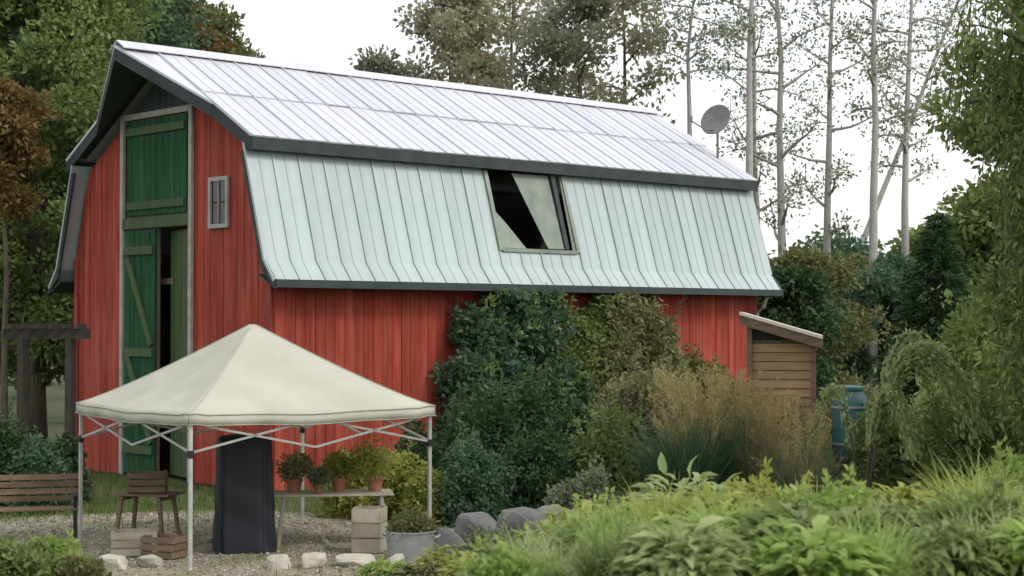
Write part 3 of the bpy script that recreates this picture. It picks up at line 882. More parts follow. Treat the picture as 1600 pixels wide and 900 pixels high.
def blade_arrays(n, L, width, spread, curve, base_r, segs=5, up=1.0):
    a = RNG.uniform(0, 2 * np.pi, n)
    tilt = np.abs(RNG.normal(0, spread, n))
    ln = L * RNG.uniform(.55, 1.1, n)
    br = base_r * np.sqrt(RNG.uniform(0, 1, n)); ba = RNG.uniform(0, 2 * np.pi, n)
    B = np.stack([br * np.cos(ba), br * np.sin(ba), np.zeros(n)], -1)
    e = np.stack([np.cos(a), np.sin(a), np.zeros(n)], -1)
    s = np.stack([-np.sin(a), np.cos(a), np.zeros(n)], -1)
    pos = B.copy(); ang = tilt.copy()
    rows = []
    cv = curve * RNG.uniform(.4, 1.5, n)
    for i in range(segs + 1):
        w_ = width * (1 - (i / segs) ** 1.8) * .5 + .0008
        rows.append((pos - s * w_, pos + s * w_))
        step = (ln / segs)[:, None]
        pos = pos + step * (e * np.sin(ang)[:, None] + np.array([0, 0, 1]) * np.cos(ang)[:, None])
        ang = np.minimum(ang + cv / segs, 2.7)
    V = np.stack([np.stack(r_, 1) for r_ in rows], 1)      # n, segs+1, 2, 3
    V = V.reshape(n, -1, 3)
    q = np.array([(2*i, 2*i+1, 2*i+3, 2*i+2) for i in range(segs)])
    F = (np.arange(n) * (2 * (segs + 1)))[:, None, None] + q[None]
    tips = (rows[-1][0] + rows[-1][1]) / 2
    return V.reshape(-1, 3), F.reshape(-1, 4), np.repeat(RNG.uniform(0, 1, n), 2 * (segs + 1)), tips, e, ang

def grass_clump(name, x, y, L, n, label, leaf='lf_mid', width=.014, spread=.25, curve=1.4, base_r=.2, plumes=0, group=None, plume_mat='lf_ochre', plume_len=.35, stalk=1.25):
    zb = h(x, y)
    t = empty(name, (x, y, zb - .01)); tag(t, label, 'grass', group)
    V, F, var, tips, e, ang = blade_arrays(n, L, width, spread, curve, base_r)
    link('blades', mesh_np('blades', V, F, var), t, M[leaf])
    if plumes:
        V, F, var, tips, e, ang = blade_arrays(plumes, L * stalk, .006, spread * .55, curve * .3, base_r)
        st = link('stalks', mesh_np('stalks', V, F, var), t, M[plume_mat])
        per = 46
        tt_ = np.tile(np.linspace(0, 1, per), plumes)
        dirn = e * np.sin(ang)[:, None] * 1.0 + np.array([0, 0, 1]) * np.cos(ang)[:, None]
        c = np.repeat(tips, per, 0) - np.repeat(dirn, per, 0) * (plume_len * (1 - tt_))[:, None] * .9
        fat = (np.sin(np.pi * (.1 + .85 * tt_)) * .03)[:, None]
        P = c + RNG.normal(size=c.shape) * fat
        D = np.repeat(dirn, per, 0) + RNG.normal(size=c.shape) * .5
        link('plumes', leaf_mesh('plumes', P, D, .07, .22), t, M[plume_mat])
    return t

def perennial(name, x, y, rad, ht, label, leaf='lf_lime', n=420, leaf_size=.22, aspect=.42, group=None, droop=.5):
    """broad-leaved clump: leaves on arching stalks"""
    zb = h(x, y)
    t = empty(name, (x, y, zb - .02)); tag(t, label, 'plant', group)
    a = RNG.uniform(0, 2 * np.pi, n); r = rad * np.sqrt(RNG.uniform(0, 1, n))
    dome = np.sqrt(np.clip(1 - (r / rad) ** 2, 0, 1))
    lump = .82 + .18 * np.sin(a * 3 + x * 5) * np.cos(r * 9 + y)
    z_ = ht * (.25 + .75 * dome * lump) * (RNG.uniform(.35, 1.0, n) ** .45)
    P = np.stack([r * np.cos(a), r * np.sin(a), z_], -1)
    D = np.stack([np.cos(a), np.sin(a), np.full(n, .35 - droop * .5)], -1) * np.array([1, 1, 1]) + RNG.normal(size=(n, 3)) * .45
    # leaf of four quads with a bend
    D /= np.linalg.norm(D, axis=1, keepdims=True)
    S = np.cross(D, np.array([0, 0, 1.0]) + RNG.normal(size=(n, 3)) * .25); S /= np.linalg.norm(S, axis=1, keepdims=True)
    U = np.cross(S, D)
    sz = leaf_size * RNG.uniform(.6, 1.25, n)[:, None]
    rows = []
    for (tq, wq, dq) in ((0, .06, 0), (.3, .9, .07), (.65, .8, .0), (1.0, .03, -.22)):
        c = P + D * sz * tq + U * sz * dq * 1.0
        wv = sz * aspect * .5 * wq
        rows += [c - S * wv + U * wv * .35, c, c + S * wv + U * wv * .35]
    V = np.stack(rows, 1).reshape(-1, 3)
    q = np.array([(3*i + s, 3*i + s + 1, 3*i + s + 4, 3*i + s + 3) for i in range(3) for s in (0, 1)])
    F = ((np.arange(n) * 12)[:, None, None] + q[None]).reshape(-1, 4)
    link('leaves', mesh_np('leaves', V, F, np.repeat(RNG.uniform(0, 1, n), 12)), t, M[leaf])
    mb = MB()
    for k in range(0, n, 9):
        mb.tube([(P[k, 0] * .15, P[k, 1] * .15, 0), (P[k, 0] * .55, P[k, 1] * .55, P[k, 2] * .7), tuple(P[k])], [.008, .006, .004], 4, cap=False)
    mb.build('stalks', M['lf_mid'], t)
    return t

def pot(loc_, r, ht, label, leaf, lsize=.07, fol=.22, group=None):
    t = empty('potted_plant', loc_); tag(t, label, 'potted plant', group)
    p = MB().lathe([(0, 0), (r * .7, 0), (r * .95, ht * .82), (r * 1.08, ht * .82), (r * 1.08, ht), (r * .95, ht), (r * .9, ht * .85), (0, ht * .85)], 18).build('pot', M['terra'], t)
    c = unit(14) * fol * .55 + np.array([0, 0, ht + fol * .75])
    P, D, var = clump_leaves(c, np.full(14, fol * .55), 60, .9)
    P[:, 2] = np.maximum(P[:, 2], ht * .9)
    link('foliage', leaf_mesh('foliage', P, D, lsize, .5, var=var), t, M[leaf])

# potted plants on the trestle table
labels = ['terracotta pot with bushy yellow-green plant on the trestle table', 'terracotta pot with khaki foliage at the left of the trestle table', 'terracotta pot with tall lime plant at the right of the trestle table', 'small terracotta pot with sage leaves on the trestle table']
for (dx, dy, r, ht, lf, fol, lb) in ((.10, .05, .12, .2, 'lf_yel', .24, labels[0]), (-.55, .0, .12, .2, 'lf_khaki', .24, labels[1]), (.62, .02, .13, .22, 'lf_yel', .34, labels[2]), (-.2, -.2, .08, .13, 'lf_sage', .13, labels[3])):
    c_, s_ = math.cos(R(8)), math.sin(R(8))
    pot((T1[0] + dx * c_ - dy * s_, T1[1] + dx * s_ + dy * c_, T1[2] + .742), r, ht, lb, lf, .075, fol)

# galvanised tub
d = 23.0
tb = empty('galvanised_tub', loc(642, d)); tag(tb, 'round galvanised steel tub with side handles on the gravel', 'tub')
MB().lathe([(0, .02), (.27, .02), (.28, 0), (.30, .02), (.335, .40), (.35, .40), (.35, .42), (.325, .42), (.29, .04), (0, .04)], 28).build('tub', M['galv'], tb)
for s in (-1, 1):
    MB().tube([(s * .335, -.09, .33), (s * .39, -.07, .35), (s * .39, .07, .35), (s * .335, .09, .33)], .011, 6).build('handle', M['galv'], tb)
MB().lathe([(0, .30), (.31, .30)], 24).build('soil', M['soil'], tb)
c = unit(20) * np.array([.22, .22, .15]) + np.array([0, 0, .45])
P, D, var = clump_leaves(c, np.full(20, .14), 60, .9)
link('foliage', leaf_mesh('foliage', P, D, .08, .5, var=var), tb, M['lf_olive'])

# limestone edging blocks along the gravel
def rock(name, loc_, sx, sy, sz, mat, label, seed, group=None, cat='stone', blocky=.5):
    rng = np.random.default_rng(seed)
    bm = bmesh.new(); bmesh.ops.create_icosphere(bm, subdivisions=3, radius=1.0)
    dirs = rng.normal(size=(9, 3)); dirs /= np.linalg.norm(dirs, axis=1, keepdims=True)
    offs = rng.uniform(.55, .9, 9)
    for v_ in bm.verts:
        p = np.array(v_.co)
        if blocky: p = np.sign(p) * np.abs(p) ** (1 - blocky)
        for d_, o_ in zip(dirs, offs):
            e_ = p @ d_ - o_
            if e_ > 0: p = p - d_ * e_ * .85
        p = p + .03 * np.sin(p[[1, 2, 0]] * 7 + seed)
        v_.co = p * np.array([sx, sy, sz])
    zmin = min(v_.co.z for v_ in bm.verts)
    for v_ in bm.verts: v_.co.z -= zmin + .04
    m_ = bpy.data.meshes.new(name); bm.to_mesh(m_); bm.free()
    o = link(name, m_, None, mat, loc_, rng.uniform(-.2, .2)); tag(o, label, cat, group)
    return o
for k, (px_, wd) in enumerate(((180, .34), (235, .30), (440, .30), (492, .26), (556, .42), (618, .26))):
    d = 22.35 + .15 * math.sin(k * 2.1)
    rock('edging_stone', loc(px_, d, 0), wd * .62, .16, .13, M['pale_stone'], 'pale limestone block edging the front of the gravel yard', 30 + k, 'limestone blocks edging the gravel', 'edging stone', .55)
# dark boulders below the middle shrubs
for k, (px_, d, s) in enumerate(((745, 24.0, .34), (812, 23.4, .40), (868, 23.8, .46), (925, 23.2, .42), (980, 23.6, .44), (700, 23.2, .26))):
    rock('boulder', loc(px_, d, -.02), s * 1.15, s * .8, s * .95, M['stone'], 'dark grey boulder in the row below the round shrubs', 50 + k, 'grey boulders below the shrubs', 'boulder', .25)

# ------------------------------------------------------------------ dark timber arbour, bench (left)
d = 31.0
ar = empty('garden_arbour', loc(74, d, 0), R(6)); tag(ar, 'dark timber garden arbour standing left of the barn', 'arbour')
for sx in (-1, 1):
    for sy in (-1, 1):
        MB().box((sx * .42 - .05, sy * .3 - .05, 0), (sx * .42 + .05, sy * .3 + .05, 2.92)).build('post', M['darkwood'], ar)
for sy in (-1, 1):
    MB().box((-.72, sy * .3 - .04, 2.921), (.72, sy * .3 + .04, 3.10)).build('beam', M['darkwood'], ar)
for k in range(6):
    xk = -.6 + k * .24
    MB().box((xk - .03, -.5, 3.101), (xk + .03, .5, 3.19)).build('rafter', M['darkwood'], ar)
d = 25.5
bn = empty('garden_bench', loc(48, d, 0), R(14)); tag(bn, 'dark slatted garden bench on the grass left of the tent', 'bench')
for k in range(4):
    MB().box((-.75, -.22 + k * .115, .42), (.75, -.22 + k * .115 + .09, .45)).build('seat_slat', M['wood'], bn)
for k in range(4):
    MB().box((-.75, .25 + k * .018, .52 + k * .105), (.75, .275 + k * .018, .60 + k * .105)).build('back_slat', M['wood'], bn)
for sx in (-1, 1):
    MB().bar((sx * .66, -.19, .419), (sx * .66, -.21, 0), .06, .06).build('leg', M['darkwood'], bn)
    MB().bar((sx * .66, .285, 0), (sx * .66, .35, .95), .06, .05).build('leg', M['darkwood'], bn)
    MB().box((sx * .66 - .03, -.24, .60), (sx * .66 + .03, .27, .64)).build('armrest', M['darkwood'], bn)
    MB().box((sx * .66 - .025, -.22, .452), (sx * .66 + .025, -.17, .599)).build('arm_post', M['darkwood'], bn)

# ------------------------------------------------------------------ small shed on the right
d = 29.5
SX = X(1222, d)
sh = empty('garden_shed', (SX, d, h(SX, d)), R(-10)); tag(sh, 'small tan timber shed with a pale sloping roof right of the barn', 'shed')
SW, SD = 1.15, 1.5                               # width, depth
zl, zr = 3.27, 2.93                             # left and right wall tops
lw = MB().box((-SW/2 + .05, -SD/2 + .06, 0), (SW/2 - .05, -SD/2 + .09, zr - .02)).build('front_wall', M['inner'], sh)
nb = 19
for k in range(nb):
    z0 = k * .15
    zt_ = z0 + .143
    MB().prism([(-SD/2 + .059, z0), (-SD/2 + .02, z0 + .005), (-SD/2 + .04, zt_), (-SD/2 + .059, zt_)], 0, -SW/2 + .05 + (.9 if 3 < k < 14 and False else 0), SW/2 - .05).build('weatherboard', M['tanwood'], lw)
for (x0, x1, zt_) in ((-SW/2, -SW/2 + .045, zl), (SW/2 - .045, SW/2, zr)):
    MB().box((x0, -SD/2 + .06, 0), (x1, SD/2, zt_ - .03)).build('side_wall', M['tanwood'], sh)
MB().box((-SW/2 + .05, SD/2 - .05, 0), (SW/2 - .05, SD/2 - .003, zr)).build('back_wall', M['tanwood'], sh)
for x0 in (-SW/2, SW/2 - .09):
    MB().box((x0, -SD/2 - .04, 0), (x0 + .09, -SD/2 + .055, (zl if x0 < 0 else zr) - .03)).build('corner_post', M['wood'], sh)
MB().prism([(-SW/2 + .05, zr + .0), (SW/2 - .05, zr - .015), (SW/2 - .05, zr + .0), (-SW/2 + .05, zl - .04)], 1, -SD/2 + .02, -SD/2 + .055).build('gable_infill', M['darkwood'], sh)
rf = empty('roof', (0, 0, 0)); rf.parent = sh
ov = .11
sl = (zr - zl) / SW
for k in range(5):
    y0 = -SD/2 - .3 + k * .44; y1 = y0 + .436
    x0, x1 = -SW/2 - ov, SW/2 + ov
    p = [(x0, zl - sl * -ov * -1 + .03 - sl * 0), (x1, zr + sl * ov + .03), (x1, zr + sl * ov + .085), (x0, zl - sl * ov + .085)]
    p[0] = (x0, zl - sl * ov + .03)
    MB().prism(p, 1, y0, y1).build('roof_panel', M['shedroof'], rf)
MB().prism([(-SW/2 - ov, zl - sl * ov - .13), (SW/2 + ov, zr + sl * ov - .13), (SW/2 + ov, zr + sl * ov + .025), (-SW/2 - ov, zl - sl * ov + .025)], 1, -SD/2 - .28, -SD/2 - .24).build('barge_board', M['wood'], rf)
dr = MB().box((-.40, -SD/2 - .004, .05), (.30, -SD/2 + .018, 1.98)).build('door', M['inner'], sh)
for k in range(5):
    MB().box((-.39 + k * .138, -SD/2 - .03, .06), (-.39 + k * .138 + .13, -SD/2 - .005, 1.97)).build('plank', M['tanwood'], dr)
# blue water butt by the shed
d = 28.2
ws = empty('timber_stand', loc(1328, d, 0)); tag(ws, 'square timber stand carrying the teal water butt', 'stand')
for sx in (-1, 1):
    for sy in (-1, 1):
        MB().box((sx * .28 - .05, sy * .28 - .05, 0), (sx * .28 + .05, sy * .28 + .05, .849)).build('leg', M['wood'], ws)
for k in range(5):
    MB().box((-.36, -.36 + k * .146, .85), (.36, -.36 + k * .146 + .138, .90)).build('plank', M['wood'], ws)
wb = empty('water_butt', loc(1328, d, .901)); tag(wb, 'teal plastic water butt raised on a timber stand by the shed', 'water butt')
MB().lathe([(0, 0), (.26, 0), (.30, .3), (.315, .6), (.30, .95), (.27, 1.2), (0, 1.2)], 24).build('barrel', M['blue'], wb, smooth=True)
MB().lathe([(0, 1.203), (.285, 1.203), (.285, 1.25), (.1, 1.28), (0, 1.28)], 24).build('lid', M['blue'], wb)
for zz in (.32, .92): MB().lathe([(.302, zz - .02), (.322, zz - .015), (.322, zz + .015), (.302, zz + .02)], 24).build('hoop', M['galv'], wb)

# ------------------------------------------------------------------ trees behind and beside the barn
def tp(px_, d): return X(px_, d), d
x, y = tp(55, 43);  tree('broadleaf_tree', x, y, 14.5, 3.6, 'tall green broadleaf tree at the far left behind the arbour', 'trees left of the barn', 'lf_mid', n_clump=190, per=230, clump_r=.95, leaf_size=.17, trunk_r=.28, crown_base=.12)
x, y = tp(130, 53); tree('broadleaf_tree', x, y, 16, 4.0, 'tall blue-green broadleaf tree close behind the left barn eave', 'trees left of the barn', 'lf_teal', n_clump=150, per=220, clump_r=1.1, leaf_size=.2, trunk_r=.3, crown_base=.1)
x, y = tp(8, 38); tree('rust_brown_tree', x, y, 9.3, .75, 'rust-brown leaved tree at the left beside the green trees', 'trees left of the barn', 'lf_rust', n_clump=26, per=110, clump_r=.5, leaf_size=.15, trunk_r=.10, crown_base=.68)
x, y = tp(248, 58); tree('rust_brown_tree', x, y, 16.5, 1.7, 'tall rust-brown tree rising behind the barn peak', 'trees left of the barn', 'lf_rust', n_clump=70, per=200, clump_r=1.0, leaf_size=.26, trunk_r=.25, crown_base=.5)
x, y = tp(310, 62); tree('broadleaf_tree', x, y, 16.0, 1.8, 'narrow olive tree behind the barn just right of its peak', 'trees left of the barn', 'lf_olive', n_clump=40, per=120, clump_r=.8, leaf_size=.26, trunk_r=.2, crown_base=.55)
for (px_, d, ht, cr, lf, lb, nc, pr) in (
    (600, 68, 14.2, 2.6, 'lf_hazegrey', 'dark rounded treetop showing over the middle of the barn ridge', 50, 130),
    (705, 70, 18.5, 3.0, 'lf_haze', 'olive-brown treetop behind the ridge next to the dark rounded one', 60, 110),
    (800, 74, 20.0, 3.4, 'lf_haze', 'khaki thinly leaved tree behind the barn ridge', 50, 60),
    (905, 66, 17.5, 2.8, 'lf_hazegrey', 'olive sparse tree behind the ridge beside the khaki tree', 50, 75),
    (975, 72, 19.0, 2.6, 'lf_haze', 'thin khaki tree behind the barn ridge near the satellite dish', 45, 60)):
    x, y = tp(px_, d)
    tree('background_tree', x, y, ht, cr, lb, 'trees behind the barn ridge', lf, n_clump=nc, per=pr, clump_r=1.0, leaf_size=.26, trunk_r=.22, crown_base=.35, shape='round')
x, y = tp(372, 80); tree('background_tree', x, y, 17.2, 1.5, 'small far treetop just above the near part of the ridge', 'trees behind the barn ridge', 'lf_sage', n_clump=24, per=90, clump_r=.7, leaf_size=.24, crown_base=.6)
# slender grey trees in the bright gap
for (px_, d, ht, cr, ln, lb, cb_) in (
    (1166, 56, 21, 2.0, (.2, 0), 'slender grey-stemmed tree rising just behind the far barn end', .62),
    (1226, 60, 22, 2.2, (-.3, 0), 'slender grey-stemmed tree with low side branches in the bright gap', .25),
    (1362, 58, 22, 2.2, (.2, 0), 'slender grey-stemmed tree in the bright gap nearest the dark conifer', .5),
    (1285, 66, 23, 2.2, (.6, 0), 'slender grey-stemmed tree between the low-branched one and the leaning one', .3),
    (1190, 72, 23, 2.4, (-.5, 0), 'far slender grey tree just beyond the barn end', .35),
    (1262, 82, 26, 2.4, (9.5, 0), 'pale slender tree leaning to the right behind the conifer', .45),
    (1410, 64, 22, 2.2, (.4, 0), 'slender grey-stemmed tree beside the leaning pale one', .4),
    (1070, 66, 20, 1.8, (.3, 0), 'slender grey-stemmed tree behind the satellite dish', .7)):
    x, y = tp(px_, d)
    tree('slender_tree', x, y, ht, cr, lb, 'slender trees right of the barn', 'lf_sage', 'glarebark', n_clump=60, per=12, clump_r=.6, leaf_size=.16, trunk_r=.20, crown_base=cb_, sparse=True, lean=ln, shape='column')
# low trees right of the barn
for (px_, d, ht, cr, lf, lb) in (
    (1262, 55, 5.6, 2.0, 'lf_olive', 'low olive tree just beyond the far barn end'),
    (1320, 62, 4.9, 2.4, 'lf_teal', 'low blue-green tree behind the small shed'),
    (1235, 48, 4.8, 1.3, 'lf_dark', 'dark low tree against the far barn corner'),
    (1395, 58, 5.4, 2.0, 'lf_teal', 'low blue-green tree left of the dark conifer')):
    x, y = tp(px_, d)
    tree('low_tree', x, y, ht, cr, lb, 'low trees right of the barn', lf, n_clump=50, per=170, clump_r=.75, leaf_size=.18, trunk_r=.12, crown_base=.15)
# more woodland behind, both sides
for (px_, d, ht, lf, lb) in ((-60, 66, 17, 'lf_mid', 'green woodland tree beyond the rust-brown tree'), (70, 76, 18, 'lf_olive', 'olive woodland tree far behind the arbour'),
    (1480, 70, 6.5, 'lf_mid', 'far green woodland tree behind the conifer'), (1560, 60, 8.0, 'lf_mid', 'far green woodland tree behind the hanging branches'), (1300, 78, 6.0, 'lf_teal', 'far blue-green woodland tree seen past the barn end')):
    x, y = tp(px_, d)
    tree('woodland_tree', x, y, ht, 3.2, lb, 'woodland trees far behind', lf, n_clump=70, per=130, clump_r=1.3, leaf_size=.32, trunk_r=.25, crown_base=.1)

# conifers and shrubs at right
x, y = tp(1466, 34); conifer('conifer', x, y, 5.55, 1.75, 'dark pointed conifer right of the small shed', 'lf_dark')
x, y = tp(1545, 31); shrub('big_shrub', x, y, 1.35, 1.2, 4.35, 'big leafy green shrub to the right of the conifer', 'lf_mid', 90, 190, .13, 'big shrubs at the right')
x, y = tp(1640, 27); shrub('big_shrub', x, y, 1.3, 1.2, 4.1, 'tall bright green shrub under the hanging branches', 'lf_lime', 80, 170, .14, 'big shrubs at the right')
x, y = tp(1520, 26); shrub('big_shrub', x, y, .9, .9, 2.75, 'full green shrub below the conifer', 'lf_mid', 70, 170, .10, 'big shrubs at the right')
x, y = tp(1590, 23); shrub('big_shrub', x, y, .75, .7, 1.75, 'bright green shrub in front of the full green one', 'lf_lime', 50, 150, .11, 'big shrubs at the right')
x, y = tp(1332, 30.5); shrub('big_shrub', x, y, .8, .7, 2.95, 'olive shrub growing against the right end of the shed', 'lf_olive', 50, 170, .09, 'big shrubs at the right')
x, y = tp(1395, 27.5); shrub('big_shrub', x, y, .8, .8, 2.35, 'mid green shrub beneath the arching stems', 'lf_mid', 60, 170, .09, 'big shrubs at the right')
x, y = tp(1460, 29.5); shrub('big_shrub', x, y, .85, .8, 2.7, 'pale green shrub behind the arching stems', 'lf_pale', 60, 170, .10, 'big shrubs at the right')

# arching shrub: long pale leafy stems that bow over to the right
def arching(x, y, label):
    t = empty('arching_shrub', (x, y, h(x, y) - .02)); tag(t, label, 'shrub')
    mb = MB(); Ps = []; Ds = []
    for k in range(13):
        a = random.uniform(-.5, .5) if k < 9 else random.uniform(0, 6.28)
        L = random.uniform(1.35, 1.85) * (1 if k < 9 else .6); top = random.uniform(2.75, 3.1) * (1 if k < 9 else .75)
        n_ = 26; s = np.linspace(0, 1, n_)
        r_ = L * s ** 1.3
        zz = top * np.sin(np.clip(s * 1.12, 0, 1.12) * np.pi * .72) / 1.0
        pts = np.stack([r_ * math.cos(a), r_ * math.sin(a), np.maximum(zz, .05)], -1)
        mb.tube([tuple(p) for p in pts], [.018 * (1 - .8 * q) for q in s], 5, cap=False)
        m_ = 420
        tt_ = RNG.uniform(.25, 1, m_); i0 = np.clip((tt_ * (n_ - 1)).astype(int), 0, n_ - 2)
        fr = (tt_ * (n_ - 1) - i0)[:, None]
        P = pts[i0] * (1 - fr) + pts[i0 + 1] * fr + RNG.normal(size=(m_, 3)) * .045
        D = (pts[i0 + 1] - pts[i0]) / .06 + RNG.normal(size=(m_, 3)) * .8 + np.array([0, 0, -.3])
        Ps.append(P); Ds.append(D)
    mb.build('stem', M['bark'], t)
    link('foliage', leaf_mesh('foliage', np.concatenate(Ps), np.concatenate(Ds), .10, .35), t, M['lf_pale'])
x, y = tp(1345, 25.6); arching(x, y, 'shrub with long pale green stems arching over to the right')

# large near tree whose branches hang in from the right edge
def hanging_tree(x, y, label):
    zb = h(x, y)
    t = empty('weeping_tree', (x, y, zb - .05)); tag(t, label, 'tree')
    mb = MB(); Ps = []; Ds = []
    trunk = [(0, 0, 0), (-.05, .05, 2), (.05, .1, 4), (0, .1, 6.2), (-.1, .1, 8)]
    mb.tube(trunk, [.30, .25, .21, .15, .08], 10)
    for k in range(44):
        far = k < 5                             # a few long limbs reach out over the garden
        a = random.uniform(math.pi * .85, math.pi * 1.15) if far else random.uniform(0, 2 * math.pi)
        z_ = random.uniform(5.9, 7.4) if far else random.uniform(3.0, 7.6)
        L = random.uniform(1.5, 2.1) if far else random.uniform(.6, 1.15)
        pts = wander((0, .1, z_), (math.cos(a), math.sin(a), .35), L, 6, .10)
        mb.tube(pts, [.05 * (1 - q / 7) + .008 for q in range(7)], 5, cap=False)
        for e in range(11):
            q = random.randint(2, 6); p0 = pts[q]
            hang = random.uniform(.5, 1.3) if far else random.uniform(.6, 1.7)
            out_ = Vector((math.cos(a) + random.gauss(0, .5), math.sin(a) + random.gauss(0, .5), .2)).normalized() * random.uniform(.15, .45)
            n_ = 9
            sp = [p0 + out_ * (1 - (1 - s) ** 2) + Vector((0, 0, -hang * s ** 1.6)) for s in np.linspace(0, 1, n_)]
            mb.tube(sp, [.007] * n_, 3, cap=False)
            arr = np.array([tuple(p) for p in sp])
            m_ = int((48 if far else 75) * hang)
            tt_ = RNG.uniform(.05, 1, m_); i0 = np.clip((tt_ * (n_ - 1)).astype(int), 0, n_ - 2); fr = (tt_ * (n_ - 1) - i0)[:, None]
            Ps.append(arr[i0] * (1 - fr) + arr[i0 + 1] * fr + RNG.normal(size=(m_, 3)) * .05)
            Ds.append(RNG.normal(size=(m_, 3)) * .6 + np.array([0, 0, -.8]))
    mb.build('trunk', M['bark'], t, smooth=True)
    P = np.concatenate(Ps); D = np.concatenate(Ds)
    link('crown', leaf_mesh('crown', P, D, .11, .36), t, M['lf_mid'])
x, y = tp(1712, 24.5); tree('broadleaf_tree', x, y, 9.5, 1.55, 'dense dark green tree standing under the hanging branches', None, 'lf_mid', n_clump=130, per=230, clump_r=.6, leaf_size=.13, trunk_r=.2, crown_base=.2, shape='column')
hanging_tree(X(1715, 21), 21, 'large near tree with leafy branches hanging in at the right')

# ------------------------------------------------------------------ middle shrubs by the barn wall
def wall_climber(s0, s1, top, depth, label, leaf, nc, per, lsize, group=None, seed=0, shoot='lf_mid'):
    """foliage massed against the long barn wall between local x = s0 and s1"""
    o = bm_w @ Vector(((s0 + s1) / 2, -.12, 0))
    t = empty('wall_climber', o, BANG); tag(t, label, 'climber', group)
    hw = (s1 - s0) / 2
    x_ = RNG.uniform(-hw, hw, nc)
    tz = top * (.86 + .10 * np.sin(x_ * 2.1 + seed) + .06 * np.sin(x_ * 5.3 + seed * 2)) * np.clip(1.3 - .75 * (np.abs(x_) / hw) ** 2.2, 0, 1)
    z_ = tz * RNG.uniform(.02, 1, nc) ** .8
    y_ = -RNG.uniform(.05, 1, nc) * depth * (1.15 - .75 * z_ / top)
    C_ = np.stack([x_, y_, z_], -1); rad = RNG.uniform(.16, .38, nc)
    P, D, var = clump_leaves(C_, rad, per, .9, down=.25)
    P[:, 2] = np.maximum(P[:, 2], .02); P[:, 1] = np.minimum(P[:, 1], .05); P[:, 2] = np.minimum(P[:, 2], 3.84 + RNG.uniform(-.08, 0, len(P)))
    big = RNG.uniform(0, 1, len(P)) < .14        # scattered larger, older leaves
    link('foliage', leaf_mesh('foliage', P, D, np.where(big, lsize * 1.7, lsize), .5, var=var, jitter=.5), t, M[leaf])
    mb = MB(); SP = []; SD_ = []
    for c in C_[::3]:
        dr_ = Vector((random.gauss(0, .6), -.8, random.uniform(-.2, .9))).normalized()
        pts = wander(tuple(c), dr_, random.uniform(.4, .85), 4, .3)
        pts = [Vector((p.x, min(p.y, 0), min(p.z, 3.8))) for p in pts]
        mb.tube(pts, [.006, .005, .004, .003, .002], 3, cap=False)
        arr = np.array([tuple(p) for p in pts]); m_ = 18
        tt_ = RNG.uniform(.2, 1, m_); i0 = np.clip((tt_ * 4).astype(int), 0, 3); fr = (tt_ * 4 - i0)[:, None]
        SP.append(arr[i0] * (1 - fr) + arr[i0 + 1] * fr + RNG.normal(size=(m_, 3)) * .03); SD_.append(RNG.normal(size=(m_, 3)) + np.array(dr_))
    SP = np.concatenate(SP); SP[:, 2] = np.maximum(SP[:, 2], .03)
    tag(link('shoots', leaf_mesh('shoots', SP, np.concatenate(SD_), lsize * 1.1, .45, jitter=.4), t, M[shoot]), kind='stuff')
    for c in C_[::4]:
        mb.tube([(c[0] * .8, -.04, 0), (c[0] * .9 + random.gauss(0, .08), c[1] * .5, c[2] * .6), tuple(c)], [.02, .013, .005], 4, cap=False)
    mb.build('stem', M['bark'], t)
wall_climber(3.85, 7.5, 4.35, .9, 'dark blue-green climber reaching the barn eave', 'lf_teal', 210, 120, .11, seed=1)
wall_climber(6.3, 9.0, 4.3, .6, 'mid green climber between the dark one and the khaki one', 'lf_mid', 180, 120, .10, seed=5)
wall_climber(8.0, 11.0, 4.2, .7, 'khaki twiggy climber beside the dark one on the barn wall', 'lf_khaki', 240, 120, .10, seed=2, shoot='lf_olive')
wall_climber(10.4, 13.2, 2.5, .6, 'low olive climber on the barn wall behind the plumed grass', 'lf_olive', 130, 120, .10, seed=3)
x, y = tp(650, 30.2); shrub('wall_shrub', x, y, .5, .45, 1.75, 'small dark shrub at the foot of the red barn wall', 'lf_dark', 34, 150, .09)
x, y = tp(790, 29.0); shrub('round_shrub', x, y, 1.3, 1.1, 3.05, 'large round dark green shrub in front of the barn wall', 'lf_dark', 80, 200, .09, down=.5)
x, y = tp(845, 27.6); shrub('round_shrub', x, y, .75, .7, 1.85, 'lower dark shrub overlapping the large round one', 'lf_dark', 60, 200, .075, down=.4)
x, y = tp(740, 27.2); shrub('round_shrub', x, y, .7, .65, 1.55, 'blue-green low shrub beside the boulders and the tent', 'lf_teal', 60, 200, .075, down=.4)
x, y = tp(955, 28.0); shrub('round_shrub', x, y, .85, .8, 2.15, 'mid green leafy shrub right of the large round one', 'lf_mid', 60, 180, .09)
x, y = tp(910, 26.0); shrub('round_shrub', x, y, .55, .5, 1.25, 'pale sage shrub above the boulders', 'lf_sage', 40, 150, .08)
x, y = tp(1000, 31.5); shrub('khaki_shrub', x, y, .75, .6, 3.15, 'khaki shrub between the tall climber and the plumed grass', 'lf_khaki', 80, 190, .09)
for (px_, d, rx, ht, lb) in ((545, 28.4, .55, 1.15, 'yellow-green shrub behind the trestle table'), (615, 28.0, .6, 1.3, 'yellow-green shrub between the trestle table and the wall'), (672, 27.2, .4, 1.05, 'yellow-green shrub beside the blue-green low shrub')):
    x, y = tp(px_, d)
    shrub('lime_shrub', x, y, rx, rx * .8, ht, lb, 'lf_yel', 44, 150, .08, 'yellow-green shrubs behind the tent')
x, y = tp(1240, 28.2); shrub('khaki_shrub', x, y, .55, .45, 2.2, 'loose khaki shrub in front of the small shed', 'lf_khaki', 30, 70, .09)
